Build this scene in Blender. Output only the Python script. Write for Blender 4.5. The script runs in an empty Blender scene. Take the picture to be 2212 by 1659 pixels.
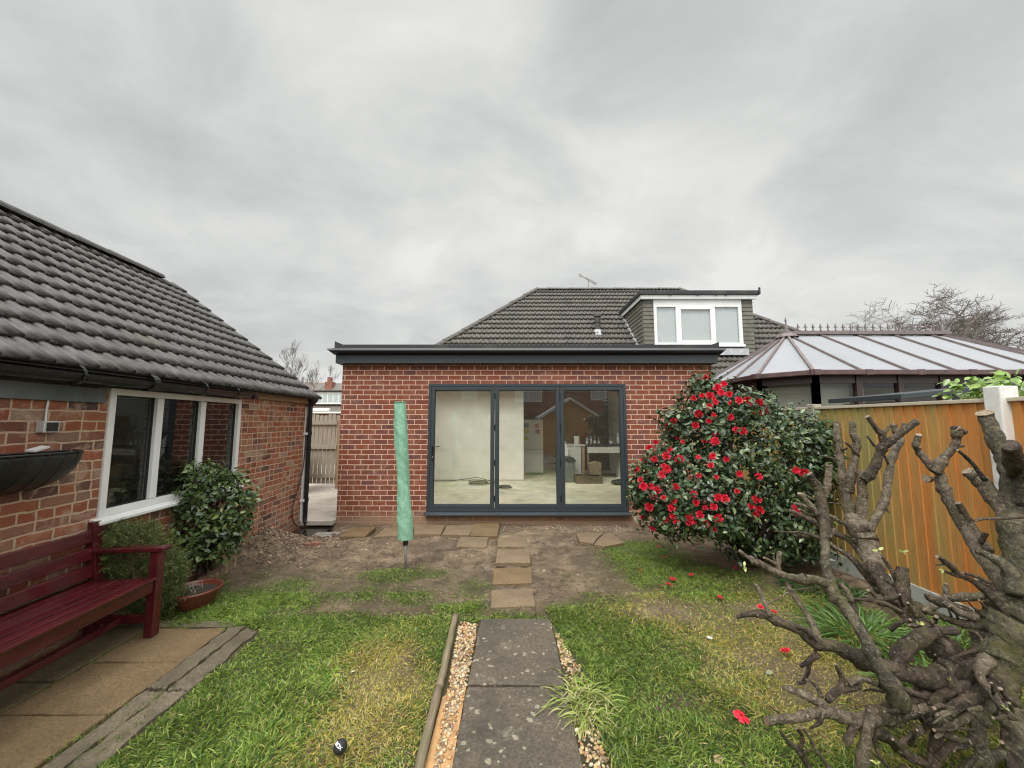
import bpy, bmesh, math, random
import numpy as np
from mathutils import Vector, Matrix, Euler
random.seed(7); rng = np.random.default_rng(11)
scene = bpy.context.scene
COL = scene.collection
R = math.radians
# ------------------------------------------------------------------ camera
CAMH = 1.65; PITCH = R(5.6); FPX = 832.0   # FPX on a 2212 px wide picture
cd = bpy.data.cameras.new("camera"); cam = bpy.data.objects.new("camera", cd); COL.objects.link(cam)
cam.location = (0, 0, CAMH); cam.rotation_euler = (R(90) + PITCH, 0, 0)
cd.sensor_width = 36; cd.lens = 36 * FPX / 2212; cd.clip_start = 0.05; cd.clip_end = 900
scene.camera = cam
# ------------------------------------------------------------------ world and sun
w = bpy.data.worlds.new("World"); scene.world = w; w.use_nodes = True
nt = w.node_tree; nt.nodes.clear()
def N(nt, t, **k):
    n = nt.nodes.new(t)
    for a, b in k.items(): setattr(n, a, b)
    return n
def mth(nt, op, a, b=None, c=None, clamp=False):
    n = nt.nodes.new('ShaderNodeMath'); n.operation = op; n.use_clamp = clamp
    for i, x in enumerate((a, b, c)):
        if x is None: continue
        if isinstance(x, (int, float)): n.inputs[i].default_value = x
        else: nt.links.new(x, n.inputs[i])
    return n.outputs[0]
def ramp(nt, fac, stops, interp='LINEAR'):
    n = nt.nodes.new('ShaderNodeValToRGB'); cr = n.color_ramp; cr.interpolation = interp
    while len(cr.elements) < len(stops): cr.elements.new(0.5)
    for e, (p, c) in zip(cr.elements, stops):
        e.position = p; e.color = (*c, 1) if len(c) == 3 else c
    nt.links.new(fac, n.inputs[0]); return n.outputs[0]
def g3(v): return (v, v, v)
SUN_EL, SUN_ROT = R(52), R(205)
sky = N(nt, 'ShaderNodeTexSky', sky_type='NISHITA', sun_disc=False, sun_elevation=SUN_EL, sun_rotation=SUN_ROT, dust_density=4.0)
tc = N(nt, 'ShaderNodeTexCoord'); sx = N(nt, 'ShaderNodeSeparateXYZ'); nt.links.new(tc.outputs['Generated'], sx.inputs[0])
zc = mth(nt, 'MAXIMUM', sx.outputs[2], 0.0); den = mth(nt, 'ADD', zc, 0.42)
px = mth(nt, 'DIVIDE', sx.outputs[0], den); py = mth(nt, 'DIVIDE', sx.outputs[1], den)
cv = N(nt, 'ShaderNodeCombineXYZ'); nt.links.new(px, cv.inputs[0]); nt.links.new(mth(nt, 'MULTIPLY', py, 1.0), cv.inputs[1])
def wnoise(scale, det, rough, dist, off):
    mp = N(nt, 'ShaderNodeMapping'); mp.inputs['Location'].default_value = off
    mp.inputs['Rotation'].default_value = (0, 0, R(-18)); mp.inputs['Scale'].default_value = (0.85, 1.15, 1)
    nt.links.new(cv.outputs[0], mp.inputs[0])
    n = N(nt, 'ShaderNodeTexNoise'); nt.links.new(mp.outputs[0], n.inputs['Vector'])
    n.inputs['Scale'].default_value = scale; n.inputs['Detail'].default_value = det
    n.inputs['Roughness'].default_value = rough; n.inputs['Distortion'].default_value = dist
    return n.outputs[0]
n1 = wnoise(1.1, 3, 0.5, 0.3, (3.1, 1.7, 0)); n2 = wnoise(2.9, 10, 0.58, 0.35, (8.3, 4.2, 2))
cl = mth(nt, 'ADD', mth(nt, 'MULTIPLY', n1, 0.50), mth(nt, 'MULTIPLY', n2, 0.50))
# bright thinner patch of cloud ahead and to the right
def dotdir(d):
    v = Vector(d).normalized(); n = N(nt, 'ShaderNodeVectorMath', operation='DOT_PRODUCT')
    nt.links.new(tc.outputs['Generated'], n.inputs[0]); n.inputs[1].default_value = v; return n.outputs['Value']
spot = mth(nt, 'POWER', mth(nt, 'MAXIMUM', dotdir((0.42, 1, 0.45)), 0), 12)
cl = mth(nt, 'ADD', cl, mth(nt, 'MULTIPLY', spot, 0.10))
cc = ramp(nt, cl, [(0.36, (0.435, 0.448, 0.440)), (0.45, (0.50, 0.512, 0.502)), (0.53, (0.585, 0.593, 0.578)), (0.64, (0.71, 0.71, 0.69))])
# overcast skies are brightest overhead and towards the veiled sun (behind the camera)
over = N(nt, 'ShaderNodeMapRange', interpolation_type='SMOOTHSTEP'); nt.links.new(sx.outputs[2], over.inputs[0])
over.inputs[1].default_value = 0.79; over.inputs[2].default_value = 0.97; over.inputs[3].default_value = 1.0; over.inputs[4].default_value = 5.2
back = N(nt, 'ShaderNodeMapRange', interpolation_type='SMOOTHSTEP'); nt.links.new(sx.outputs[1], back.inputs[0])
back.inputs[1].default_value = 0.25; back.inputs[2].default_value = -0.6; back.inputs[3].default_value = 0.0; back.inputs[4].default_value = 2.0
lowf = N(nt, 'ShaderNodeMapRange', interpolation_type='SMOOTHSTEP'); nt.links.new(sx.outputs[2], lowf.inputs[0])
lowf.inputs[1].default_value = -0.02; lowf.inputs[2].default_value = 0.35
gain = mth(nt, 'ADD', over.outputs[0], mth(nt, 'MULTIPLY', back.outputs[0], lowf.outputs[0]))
bg1 = N(nt, 'ShaderNodeBackground'); nt.links.new(sky.outputs[0], bg1.inputs[0]); bg1.inputs[1].default_value = 0.06
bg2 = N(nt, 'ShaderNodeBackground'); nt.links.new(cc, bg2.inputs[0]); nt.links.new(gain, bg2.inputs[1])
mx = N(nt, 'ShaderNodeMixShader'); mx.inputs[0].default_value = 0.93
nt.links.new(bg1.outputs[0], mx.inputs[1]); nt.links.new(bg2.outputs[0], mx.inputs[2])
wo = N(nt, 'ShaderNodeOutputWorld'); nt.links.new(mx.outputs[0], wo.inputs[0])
sl = bpy.data.lights.new("sun", 'SUN'); sl.energy = 1.5; sl.angle = R(24); sl.color = (1.0, 0.97, 0.92)
so = bpy.data.objects.new("sun", sl); COL.objects.link(so)
so.rotation_euler = (R(90) - SUN_EL, 0, R(-25)); so.location = (0, -5, 20)
scene.view_settings.view_transform = 'Standard'; scene.view_settings.look = 'None'
scene.view_settings.exposure = 0.32; scene.view_settings.gamma = 1.0
scene.cycles.max_bounces = 8; scene.cycles.transparent_max_bounces = 12; scene.cycles.glossy_bounces = 4
scene.cycles.use_adaptive_sampling = True; scene.cycles.sample_clamp_indirect = 6
scene.cycles.use_denoising = True; scene.cycles.denoiser = 'OPENIMAGEDENOISE'; scene.cycles.denoising_input_passes = 'RGB_ALBEDO_NORMAL'; scene.cycles.denoising_prefilter = 'ACCURATE'; scene.cycles.pixel_filter_type = 'BLACKMAN_HARRIS'; scene.cycles.filter_width = 1.15

# ------------------------------------------------------------------ helpers
def at(u, v, Y):
    """point seen at (u, v) on a 2212x1659 print of the view, at real distance Y"""
    x = (u - 1106) / FPX; z = -(v - 829.5) / FPX
    d = (x, math.cos(PITCH) - z * math.sin(PITCH), math.sin(PITCH) + z * math.cos(PITCH))
    t = Y / d[1]; return Vector((d[0] * t, Y, CAMH + d[2] * t))
def atz(u, v, Z):
    x = (u - 1106) / FPX; z = -(v - 829.5) / FPX
    d = (x, math.cos(PITCH) - z * math.sin(PITCH), math.sin(PITCH) + z * math.cos(PITCH))
    t = (Z - CAMH) / d[2]; return Vector((d[0] * t, d[1] * t, Z))
def tag(o, label=None, cat=None, group=None, kind=None):
    if label: o['label'] = label
    if cat: o['category'] = cat
    if group: o['group'] = group
    if kind: o['kind'] = kind
    return o
def thing(name, label, cat, loc=(0, 0, 0), rz=0, group=None):
    o = bpy.data.objects.new(name, None); COL.objects.link(o)
    o.location = loc; o.rotation_euler = (0, 0, rz); o.empty_display_size = 0.1
    return tag(o, label, cat, group)
def rootmat(o):
    while o.parent is not None: o = o.parent
    return Matrix.LocRotScale(o.location, o.rotation_euler, o.scale)
class MB:
    def __init__(s): s.v = []; s.f = []; s.m = []
    def add(s, vs, fs, m=0):
        b = len(s.v); s.v += [tuple(p) for p in vs]; s.f += [tuple(i + b for i in f) for f in fs]; s.m += [m] * len(fs); return s
    def box(s, x0, x1, y0, y1, z0, z1, m=0):
        return s.add([(x0,y0,z0),(x1,y0,z0),(x1,y1,z0),(x0,y1,z0),(x0,y0,z1),(x1,y0,z1),(x1,y1,z1),(x0,y1,z1)],
            [(0,3,2,1),(4,5,6,7),(0,1,5,4),(1,2,6,5),(2,3,7,6),(3,0,4,7)], m)
    def obox(s, c, size, rot=None, m=0):
        h = Vector(size) / 2; M = rot.to_matrix() if rot else Matrix.Identity(3); c = Vector(c)
        vs = [c + M @ Vector((a*h.x, b*h.y, d*h.z)) for a, b, d in ((-1,-1,-1),(1,-1,-1),(1,1,-1),(-1,1,-1),(-1,-1,1),(1,-1,1),(1,1,1),(-1,1,1))]
        return s.add(vs, [(0,3,2,1),(4,5,6,7),(0,1,5,4),(1,2,6,5),(2,3,7,6),(3,0,4,7)], m)
    def beam(s, p, q, wd, ht, up=(0, 0, 1), m=0):
        p = Vector(p); q = Vector(q); d = (q - p).normalized(); r = d.cross(Vector(up)).normalized(); u = r.cross(d)
        vs = [p + r*a*wd/2 + u*b*ht/2 for a, b in ((-1,-1),(1,-1),(1,1),(-1,1))] + [q + r*a*wd/2 + u*b*ht/2 for a, b in ((-1,-1),(1,-1),(1,1),(-1,1))]
        return s.add(vs, [(0,1,2,3),(7,6,5,4),(0,4,5,1),(1,5,6,2),(2,6,7,3),(3,7,4,0)], m)
    def prism(s, pts, ax, a, b, m=0):
        """closed outline pts (2D, the two other axes) pushed from a to b along axis ax"""
        n = len(pts)
        def P(p, t):
            return (t, p[0], p[1]) if ax == 0 else (p[0], t, p[1]) if ax == 1 else (p[0], p[1], t)
        vs = [P(p, a) for p in pts] + [P(p, b) for p in pts]
        return s.add(vs, [tuple(range(n)), tuple(range(2*n-1, n-1, -1))] + [(i, i+n, (i+1) % n + n, (i+1) % n) for i in range(n)], m)
    def tube(s, pts, rad, n=8, cap=True, m=0, mc=None, wob=0.0, seed=0):
        pts = [Vector(p) for p in pts]; k = len(pts)
        if not hasattr(rad, '__len__'): rad = [rad] * k
        rr = random.Random(seed); vs = []; up = Vector((0.13, 0.31, 0.94)); fs = []
        for i, p in enumerate(pts):
            d = (pts[min(i+1, k-1)] - pts[max(i-1, 0)]).normalized()
            a = d.cross(up)
            if a.length < 1e-3: a = d.cross(Vector((1, 0, 0)))
            a.normalize(); b = a.cross(d).normalized(); up = b
            for j in range(n):
                t = 2*math.pi*j/n; r = rad[i] * (1 + wob * (rr.random() - 0.5) * 2)
                vs.append(p + (a*math.cos(t) + b*math.sin(t)) * r)
        for i in range(k-1):
            for j in range(n):
                fs.append((i*n+j, (i+1)*n+j, (i+1)*n+(j+1) % n, i*n+(j+1) % n))
        s.add(vs, fs, m)
        if cap:
            b = len(s.v) - k*n
            s.f.append(tuple(b+j for j in range(n))); s.m.append(m)
            s.f.append(tuple(b+(k-1)*n+j for j in range(n-1, -1, -1))); s.m.append(m if mc is None else mc)
        return s
    def lathe(s, prof, c=(0, 0, 0), n=24, m=0, axis=None):
        """prof: (radius, height) pairs"""
        c = Vector(c); M = Matrix.Identity(3)
        if axis is not None: M = Vector(axis).to_track_quat('Z', 'Y').to_matrix()
        vs = [c + M @ Vector((r*math.cos(2*math.pi*j/n), r*math.sin(2*math.pi*j/n), h)) for r, h in prof for j in range(n)]
        fs = [(i*n+j, i*n+(j+1) % n, (i+1)*n+(j+1) % n, (i+1)*n+j) for i in range(len(prof)-1) for j in range(n)]
        return s.add(vs, fs, m)
    def build(s, name, mats, parent=None, label=None, smooth=False, bevel=0, local=False, col=None, group=None):
        me = bpy.data.meshes.new(name)
        vs = s.v
        if parent is not None and not local:
            W = rootmat(parent).inverted(); vs = [tuple(W @ Vector(p)) for p in vs]
        me.from_pydata(vs, [], s.f)
        if not isinstance(mats, (list, tuple)): mats = [mats]
        for mt in mats: me.materials.append(mt)
        if len(mats) > 1: me.polygons.foreach_set('material_index', s.m)
        if smooth: me.polygons.foreach_set('use_smooth', [True] * len(me.polygons))
        me.update()
        o = bpy.data.objects.new(name, me); COL.objects.link(o)
        if parent is not None: o.parent = parent
        if bevel:
            b = o.modifiers.new('bevel', 'BEVEL'); b.width = bevel; b.segments = 2; b.limit_method = 'ANGLE'; b.angle_limit = R(40)
        if label: o['label'] = label
        if group: o['group'] = group
        return o
def npmesh(name, verts, faces, mat, parent=None, cols=None, smooth=False):
    """fast mesh from numpy arrays; faces (n,3) or (n,4)"""
    me = bpy.data.meshes.new(name)
    if parent is not None:
        W = np.array(rootmat(parent).inverted()); verts = verts @ W[:3, :3].T + W[:3, 3]
    k = faces.shape[1]
    me.vertices.add(len(verts)); me.vertices.foreach_set('co', verts.astype(np.float32).ravel())
    me.loops.add(faces.size); me.loops.foreach_set('vertex_index', faces.astype(np.int32).ravel())
    me.polygons.add(len(faces)); me.polygons.foreach_set('loop_start', np.arange(0, faces.size, k, dtype=np.int32))
    me.polygons.foreach_set('loop_total', np.full(len(faces), k, dtype=np.int32))
    if smooth: me.polygons.foreach_set('use_smooth', np.ones(len(faces), dtype=bool))
    me.update(calc_edges=True)
    if cols is not None:
        a = me.color_attributes.new('col', 'FLOAT_COLOR', 'POINT')
        c4 = np.ones((len(verts), 4), dtype=np.float32); c4[:, :3] = cols; a.data.foreach_set('color', c4.ravel())
    me.materials.append(mat)
    o = bpy.data.objects.new(name, me); COL.objects.link(o)
    if parent is not None: o.parent = parent
    return o

# ------------------------------------------------------------------ materials
def newmat(name):
    m = bpy.data.materials.new(name); m.use_nodes = True; t = m.node_tree; t.nodes.clear()
    b = N(t, 'ShaderNodeBsdfPrincipled'); o = N(t, 'ShaderNodeOutputMaterial'); t.links.new(b.outputs[0], o.inputs[0])
    return m, t, b
def texn(t, scale, det=5, rough=0.6, vec=None, dist=0.0, stretch=None):
    if vec is None: vec = N(t, 'ShaderNodeTexCoord').outputs['Object']
    if stretch:
        mp = N(t, 'ShaderNodeMapping'); mp.inputs['Scale'].default_value = stretch; t.links.new(vec, mp.inputs[0]); vec = mp.outputs[0]
    n = N(t, 'ShaderNodeTexNoise'); t.links.new(vec, n.inputs['Vector']); n.inputs['Scale'].default_value = scale
    n.inputs['Detail'].default_value = det; n.inputs['Roughness'].default_value = rough; n.inputs['Distortion'].default_value = dist
    return n.outputs[0]
def bump(t, b, h, strength=0.3, dist=0.01):
    n = N(t, 'ShaderNodeBump'); n.inputs['Strength'].default_value = strength; n.inputs['Distance'].default_value = dist
    t.links.new(h, n.inputs['Height']); t.links.new(n.outputs[0], b.inputs['Normal'])
def mixc(t, fac, a, b, mode='MIX'):
    n = N(t, 'ShaderNodeMix', data_type='RGBA', blend_type=mode)
    for i, x in ((0, fac), (6, a), (7, b)):
        if isinstance(x, (int, float)): n.inputs[i].default_value = x
        elif isinstance(x, tuple): n.inputs[i].default_value = (*x, 1)
        else: t.links.new(x, n.inputs[i])
    return n.outputs[2]
def simple(name, c, rough=0.6, var=0.18, scale=8, bs=0.15, bscale=60, metal=0, spec=0.5, stretch=None, dirt=None):
    m, t, b = newmat(name)
    n = texn(t, scale, stretch=stretch)
    lo = tuple(x*(1-var) for x in c); hi = tuple(min(1, x*(1+var)) for x in c)
    cc = ramp(t, n, [(0.3, lo), (0.7, hi)])
    if dirt:
        d = texn(t, scale*0.35, 8, 0.7); cc = mixc(t, ramp(t, d, [(0.48, g3(0)), (0.66, g3(dirt[1]))]), cc, dirt[0])
    t.links.new(cc, b.inputs['Base Color']); b.inputs['Metallic'].default_value = metal
    b.inputs['Specular IOR Level'].default_value = spec
    rn = texn(t, scale*3); t.links.new(mth(t, 'ADD', mth(t, 'MULTIPLY', rn, 0.2), rough - 0.1), b.inputs['Roughness'])
    if bs: bump(t, b, texn(t, bscale, stretch=stretch), bs, 0.004)
    return m
def brickmat(name, bw, bh, mor, stops, mcol, mix_scale=1.0, rough=0.85, stain=None, wonky=0.004, headers=0.0, blot=0.35, smear=0.0):
    m, t, b = newmat(name)
    tcn = N(t, 'ShaderNodeTexCoord'); s = N(t, 'ShaderNodeSeparateXYZ'); t.links.new(tcn.outputs['Object'], s.inputs[0])
    wn = texn(t, 7, 3, 0.5, tcn.outputs['Object']); wv = mth(t, 'MULTIPLY', mth(t, 'SUBTRACT', wn, 0.5), wonky * 4)
    x = mth(t, 'ADD', mth(t, 'ADD', s.outputs[0], s.outputs[1]), wv); z = mth(t, 'ADD', mth(t, 'ADD', s.outputs[2], wv), 5.0)
    rz = mth(t, 'DIVIDE', z, bh); row = mth(t, 'FLOOR', rz); fz = mth(t, 'SUBTRACT', rz, row)
    odd = mth(t, 'MODULO', row, 2.0)
    jit = N(t, 'ShaderNodeTexWhiteNoise', noise_dimensions='1D'); t.links.new(row, jit.inputs['W'])
    xo = mth(t, 'ADD', mth(t, 'ADD', mth(t, 'DIVIDE', mth(t, 'ADD', x, 40.0), bw), mth(t, 'MULTIPLY', odd, 0.5)), mth(t, 'MULTIPLY', jit.outputs[0], 0.10))
    col = mth(t, 'FLOOR', xo); fx = mth(t, 'SUBTRACT', xo, col)
    dx = mth(t, 'MULTIPLY', mth(t, 'SUBTRACT', 0.5, mth(t, 'ABSOLUTE', mth(t, 'SUBTRACT', fx, 0.5))), bw)
    dz = mth(t, 'MULTIPLY', mth(t, 'SUBTRACT', 0.5, mth(t, 'ABSOLUTE', mth(t, 'SUBTRACT', fz, 0.5))), bh)
    d = mth(t, 'MINIMUM', dx, dz); cid = N(t, 'ShaderNodeCombineXYZ'); t.links.new(row, cid.inputs[1])
    if headers:
        ch = N(t, 'ShaderNodeCombineXYZ'); t.links.new(mth(t, 'ADD', col, 7.3), ch.inputs[0]); t.links.new(row, ch.inputs[1])
        hn_ = N(t, 'ShaderNodeTexWhiteNoise', noise_dimensions='2D'); t.links.new(ch.outputs[0], hn_.inputs['Vector']); sp_ = mth(t, 'LESS_THAN', hn_.outputs['Value'], headers)
        dh = mth(t, 'ADD', mth(t, 'MULTIPLY', mth(t, 'ABSOLUTE', mth(t, 'SUBTRACT', fx, 0.5)), bw), mth(t, 'MULTIPLY', mth(t, 'SUBTRACT', 1.0, sp_), 9.0))
        d = mth(t, 'MINIMUM', d, dh); t.links.new(mth(t, 'ADD', col, mth(t, 'MULTIPLY', mth(t, 'MULTIPLY', sp_, mth(t, 'GREATER_THAN', fx, 0.5)), 0.37)), cid.inputs[0])
    else: t.links.new(col, cid.inputs[0])
    fine = texn(t, 60, 4, 0.6, tcn.outputs['Object'])
    d = mth(t, 'ADD', d, mth(t, 'MULTIPLY', mth(t, 'SUBTRACT', fine, 0.5), 0.006))
    mr = N(t, 'ShaderNodeMapRange', interpolation_type='SMOOTHSTEP'); t.links.new(d, mr.inputs[0])
    mr.inputs[1].default_value = mor*0.5 - 0.0015; mr.inputs[2].default_value = mor*0.5 + 0.0025
    mask = mr.outputs[0]
    wnz = N(t, 'ShaderNodeTexWhiteNoise', noise_dimensions='2D'); t.links.new(cid.outputs[0], wnz.inputs['Vector'])
    bc = ramp(t, wnz.outputs['Value'], stops)
    pat = texn(t, 14, 6, 0.65, tcn.outputs['Object'])
    bc = mixc(t, mth(t, 'MULTIPLY', pat, blot), bc, tuple(c*0.45 for c in stops[len(stops)//2][1]))
    if smear:
        sm = texn(t, 5, 8, 0.75, tcn.outputs['Object'], 0.8)
        bc = mixc(t, ramp(t, sm, [(0.5, g3(0)), (0.68, g3(smear))]), bc, tuple(mcol))
    mc = mixc(t, texn(t, 25, 3, 0.6, tcn.outputs['Object']), tuple(c*0.8 for c in mcol), tuple(min(1, c*1.15) for c in mcol))
    fc = mixc(t, mask, mc, bc)
    if stain:   # splashed mud near the ground: colour, height, strength
        hn = mth(t, 'ADD', s.outputs[2], mth(t, 'MULTIPLY', mth(t, 'SUBTRACT', texn(t, 3, 8, 0.75, tcn.outputs['Object']), 0.5), stain[1]*2.0))
        sr = N(t, 'ShaderNodeMapRange', interpolation_type='SMOOTHSTEP'); t.links.new(hn, sr.inputs[0])
        sr.inputs[1].default_value = stain[1]; sr.inputs[2].default_value = stain[1]*0.2; sr.inputs[4].default_value = stain[2]
        fc = mixc(t, sr.outputs[0], fc, stain[0])
    t.links.new(fc, b.inputs['Base Color']); b.inputs['Roughness'].default_value = rough; b.inputs['Specular IOR Level'].default_value = 0.3
    hh = mth(t, 'ADD', mask, mth(t, 'MULTIPLY', texn(t, 120, 5, 0.7, tcn.outputs['Object']), 0.35))
    hh = mth(t, 'ADD', hh, mth(t, 'MULTIPLY', wnz.outputs['Value'], 0.25))
    bump(t, b, hh, 0.7, 0.006)
    return m
def glassmat(name, boost=1.0, tint=(0.93, 0.95, 0.94), rough=0.0, dirt=0.02, dcol=(0.75, 0.75, 0.7)):
    m = bpy.data.materials.new(name); m.use_nodes = True; t = m.node_tree; t.nodes.clear()
    tr = N(t, 'ShaderNodeBsdfTransparent'); tr.inputs[0].default_value = (*tint, 1)
    gl = N(t, 'ShaderNodeBsdfGlossy'); gl.inputs['Roughness'].default_value = rough; gl.inputs[0].default_value = (0.95, 0.97, 0.98, 1)
    fr = N(t, 'ShaderNodeFresnel'); ge = N(t, 'ShaderNodeNewGeometry'); t.links.new(mth(t, 'ADD', 1.5, mth(t, 'MULTIPLY', ge.outputs['Backfacing'], 1/1.5-1.5)), fr.inputs[0])
    f2 = mth(t, 'MINIMUM', mth(t, 'MULTIPLY', fr.outputs[0], boost), 1.0)
    m1 = N(t, 'ShaderNodeMixShader'); t.links.new(f2, m1.inputs[0]); t.links.new(tr.outputs[0], m1.inputs[1]); t.links.new(gl.outputs[0], m1.inputs[2])
    df = N(t, 'ShaderNodeBsdfDiffuse'); df.inputs[0].default_value = (*dcol, 1)
    m2 = N(t, 'ShaderNodeMixShader')
    t.links.new(mth(t, 'MULTIPLY', texn(t, 4, 8, 0.7), dirt*2), m2.inputs[0]); t.links.new(m1.outputs[0], m2.inputs[1]); t.links.new(df.outputs[0], m2.inputs[2])
    o = N(t, 'ShaderNodeOutputMaterial'); t.links.new(m2.outputs[0], o.inputs[0]); return m
def attrmat(name, rough=0.5, spec=0.4, trans=0.0, sheen=None):
    m, t, b = newmat(name)
    a = N(t, 'ShaderNodeAttribute', attribute_name='col'); t.links.new(a.outputs[0], b.inputs['Base Color'])
    b.inputs['Roughness'].default_value = rough; b.inputs['Specular IOR Level'].default_value = spec
    if trans:
        tl = N(t, 'ShaderNodeBsdfTranslucent'); t.links.new(a.outputs[0], tl.inputs[0])
        mxs = N(t, 'ShaderNodeMixShader'); mxs.inputs[0].default_value = trans
        out = [n for n in t.nodes if n.type == 'OUTPUT_MATERIAL'][0]
        t.links.new(b.outputs[0], mxs.inputs[1]); t.links.new(tl.outputs[0], mxs.inputs[2]); t.links.new(mxs.outputs[0], out.inputs[0])
    return m
def woodmat(name, c1, c2, scale=6, axis=2, rough=0.75, green=None, var_obj=0.0):
    m, t, b = newmat(name)
    st = [14, 14, 14]; st[axis] = 0.8
    n = texn(t, scale, 6, 0.65, stretch=tuple(st), dist=0.4); cc = ramp(t, n, [(0.3, c1), (0.7, c2)])
    if var_obj:
        oi = N(t, 'ShaderNodeObjectInfo'); hs = N(t, 'ShaderNodeHueSaturation'); t.links.new(cc, hs.inputs['Color'])
        t.links.new(mth(t, 'ADD', mth(t, 'MULTIPLY', oi.outputs['Random'], var_obj), 1 - var_obj/2), hs.inputs['Value']); cc = hs.outputs[0]
    if green:
        g = texn(t, 1.3, 6, 0.7, stretch=(1, 1, 0.35)); cc = mixc(t, ramp(t, g, [(0.42, g3(0)), (0.62, g3(green[1]))]), cc, green[0])
    t.links.new(cc, b.inputs['Base Color']); b.inputs['Roughness'].default_value = rough
    bump(t, b, n, 0.25, 0.004); return m

M = {}
M['new_brick'] = brickmat('new_brick', 0.2265, 0.0857, 0.0130, [(0.0, (0.185, 0.054, 0.033)), (0.35, (0.255, 0.080, 0.045)), (0.6, (0.225, 0.070, 0.043)), (0.85, (0.19, 0.070, 0.055)), (1.0, (0.14, 0.058, 0.056))],
    (0.60, 0.40, 0.29), stain=((0.30, 0.20, 0.135), 0.30, 0.85), blot=0.42, smear=0.22, wonky=0.003)
M['old_brick'] = brickmat('old_brick', 0.2265, 0.0765, 0.0125, [(0.0, (0.34, 0.10, 0.052)), (0.42, (0.42, 0.155, 0.085)), (0.62, (0.36, 0.19, 0.12)), (0.76, (0.24, 0.085, 0.06)), (0.86, (0.085, 0.065, 0.06)), (0.92, (0.22, 0.12, 0.085)), (1.0, (0.50, 0.38, 0.28))],
    (0.52, 0.37, 0.26), wonky=0.009, headers=0.26, blot=0.7, smear=0.8, stain=((0.22, 0.15, 0.10), 0.16, 0.5))
M['dark_brick'] = brickmat('dark_brick', 0.2265, 0.0765, 0.0125, [(0.0, (0.22, 0.09, 0.05)), (0.5, (0.30, 0.13, 0.07)), (1.0, (0.17, 0.08, 0.06))], (0.36, 0.27, 0.2))
M['anthracite'] = simple('anthracite_metal', (0.036, 0.046, 0.054), 0.42, 0.06, 20, 0.03)
M['black_plastic'] = simple('black_plastic', (0.013, 0.013, 0.014), 0.3, 0.2, 15, 0.05)
M['black_edge'] = simple('black_roof_edge', (0.02, 0.023, 0.025), 0.5, 0.25, 6, 0.1, dirt=((0.10, 0.10, 0.095), 0.35))
M['white_upvc'] = simple('white_plastic', (0.80, 0.80, 0.79), 0.35, 0.03, 5, 0.0, dirt=((0.55, 0.54, 0.48), 0.35))
M['far_white'] = simple('far_white_paint', (0.72, 0.74, 0.72), 0.6, 0.05, 2, 0.0)
M['glass'] = glassmat('clear_glass', 3.0, tint=(0.985, 0.99, 0.985), dirt=0.012)
M['dark_glass'] = glassmat('window_glass', 1.1, tint=(0.75, 0.75, 0.72), dirt=0.01, dcol=(0.4, 0.38, 0.34))
M['plaster'] = simple('pink_plaster', (0.80, 0.76, 0.67), 0.8, 0.08, 3, 0.08, 30)
M['screed'] = simple('dusty_concrete_floor', (0.58, 0.52, 0.37), 0.75, 0.3, 2.5, 0.3, 40, dirt=((0.72, 0.68, 0.58), 0.6))
M['ceiling'] = simple('ceiling_board', (0.6, 0.57, 0.52), 0.85, 0.05)
M['room_dark'] = simple('bare_brown_wall', (0.20, 0.115, 0.08), 0.85, 0.3, 3)
M['appliance'] = simple('white_enamel', (0.56, 0.54, 0.49), 0.35, 0.05, 4, 0.0)
M['concrete'] = simple('pale_concrete', (0.47, 0.42, 0.36), 0.85, 0.2, 2.5, 0.35, 60, dirt=((0.26, 0.22, 0.18), 0.7))
M['post_concrete'] = simple('concrete_post', (0.36, 0.33, 0.27), 0.9, 0.2, 6, 0.5, 80, dirt=((0.18, 0.2, 0.11), 0.6))
M['gravel_board'] = simple('grey_gravel_board', (0.44, 0.46, 0.43), 0.85, 0.15, 5, 0.4, 80, dirt=((0.22, 0.24, 0.18), 0.5))
M['white_paint'] = simple('flaking_white_paint', (0.74, 0.74, 0.71), 0.7, 0.06, 10, 0.5, 25, dirt=((0.30, 0.25, 0.22), 0.55))
M['grey_wood'] = woodmat('weathered_grey_wood', (0.24, 0.20, 0.15), (0.42, 0.37, 0.29), 5, 2)
M['cap_wood'] = woodmat('pale_capping_wood', (0.42, 0.36, 0.27), (0.62, 0.55, 0.43), 5, 1)
M['log_wood'] = woodmat('round_grey_log', (0.13, 0.095, 0.06), (0.27, 0.21, 0.14), 6, 1, green=((0.11, 0.13, 0.05), 0.5))
M['rough_log'] = woodmat('rotting_brown_log', (0.08, 0.05, 0.03), (0.20, 0.13, 0.08), 7, 0, green=((0.10, 0.11, 0.04), 0.6))
M['timber'] = woodmat('raw_timber', (0.22, 0.14, 0.08), (0.36, 0.25, 0.15), 6, 1)
M['slate_paint'] = simple('grey_painted_board', (0.115, 0.135, 0.14), 0.6, 0.3, 3, 0.25, 30, dirt=((0.25, 0.26, 0.25), 0.5))
M['terracotta'] = simple('glazed_terracotta', (0.13, 0.035, 0.022), 0.28, 0.3, 8, 0.15)
M['compost'] = simple('dark_compost', (0.035, 0.024, 0.018), 0.95, 0.4, 40, 1.0, 90)
M['stainless'] = simple('dull_aluminium', (0.42, 0.42, 0.41), 0.4, 0.1, 30, 0.05, metal=0.7)
M['brown_frame'] = simple('rosewood_brown_plastic', (0.050, 0.026, 0.026), 0.4, 0.2, 8, 0.05)
M['brown_bar'] = simple('weathered_brown_bar', (0.17, 0.135, 0.13), 0.45, 0.2, 8, 0.05)
M['brown_gutter'] = simple('faded_brown_gutter', (0.10, 0.058, 0.055), 0.45, 0.25, 6, 0.05)
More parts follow.
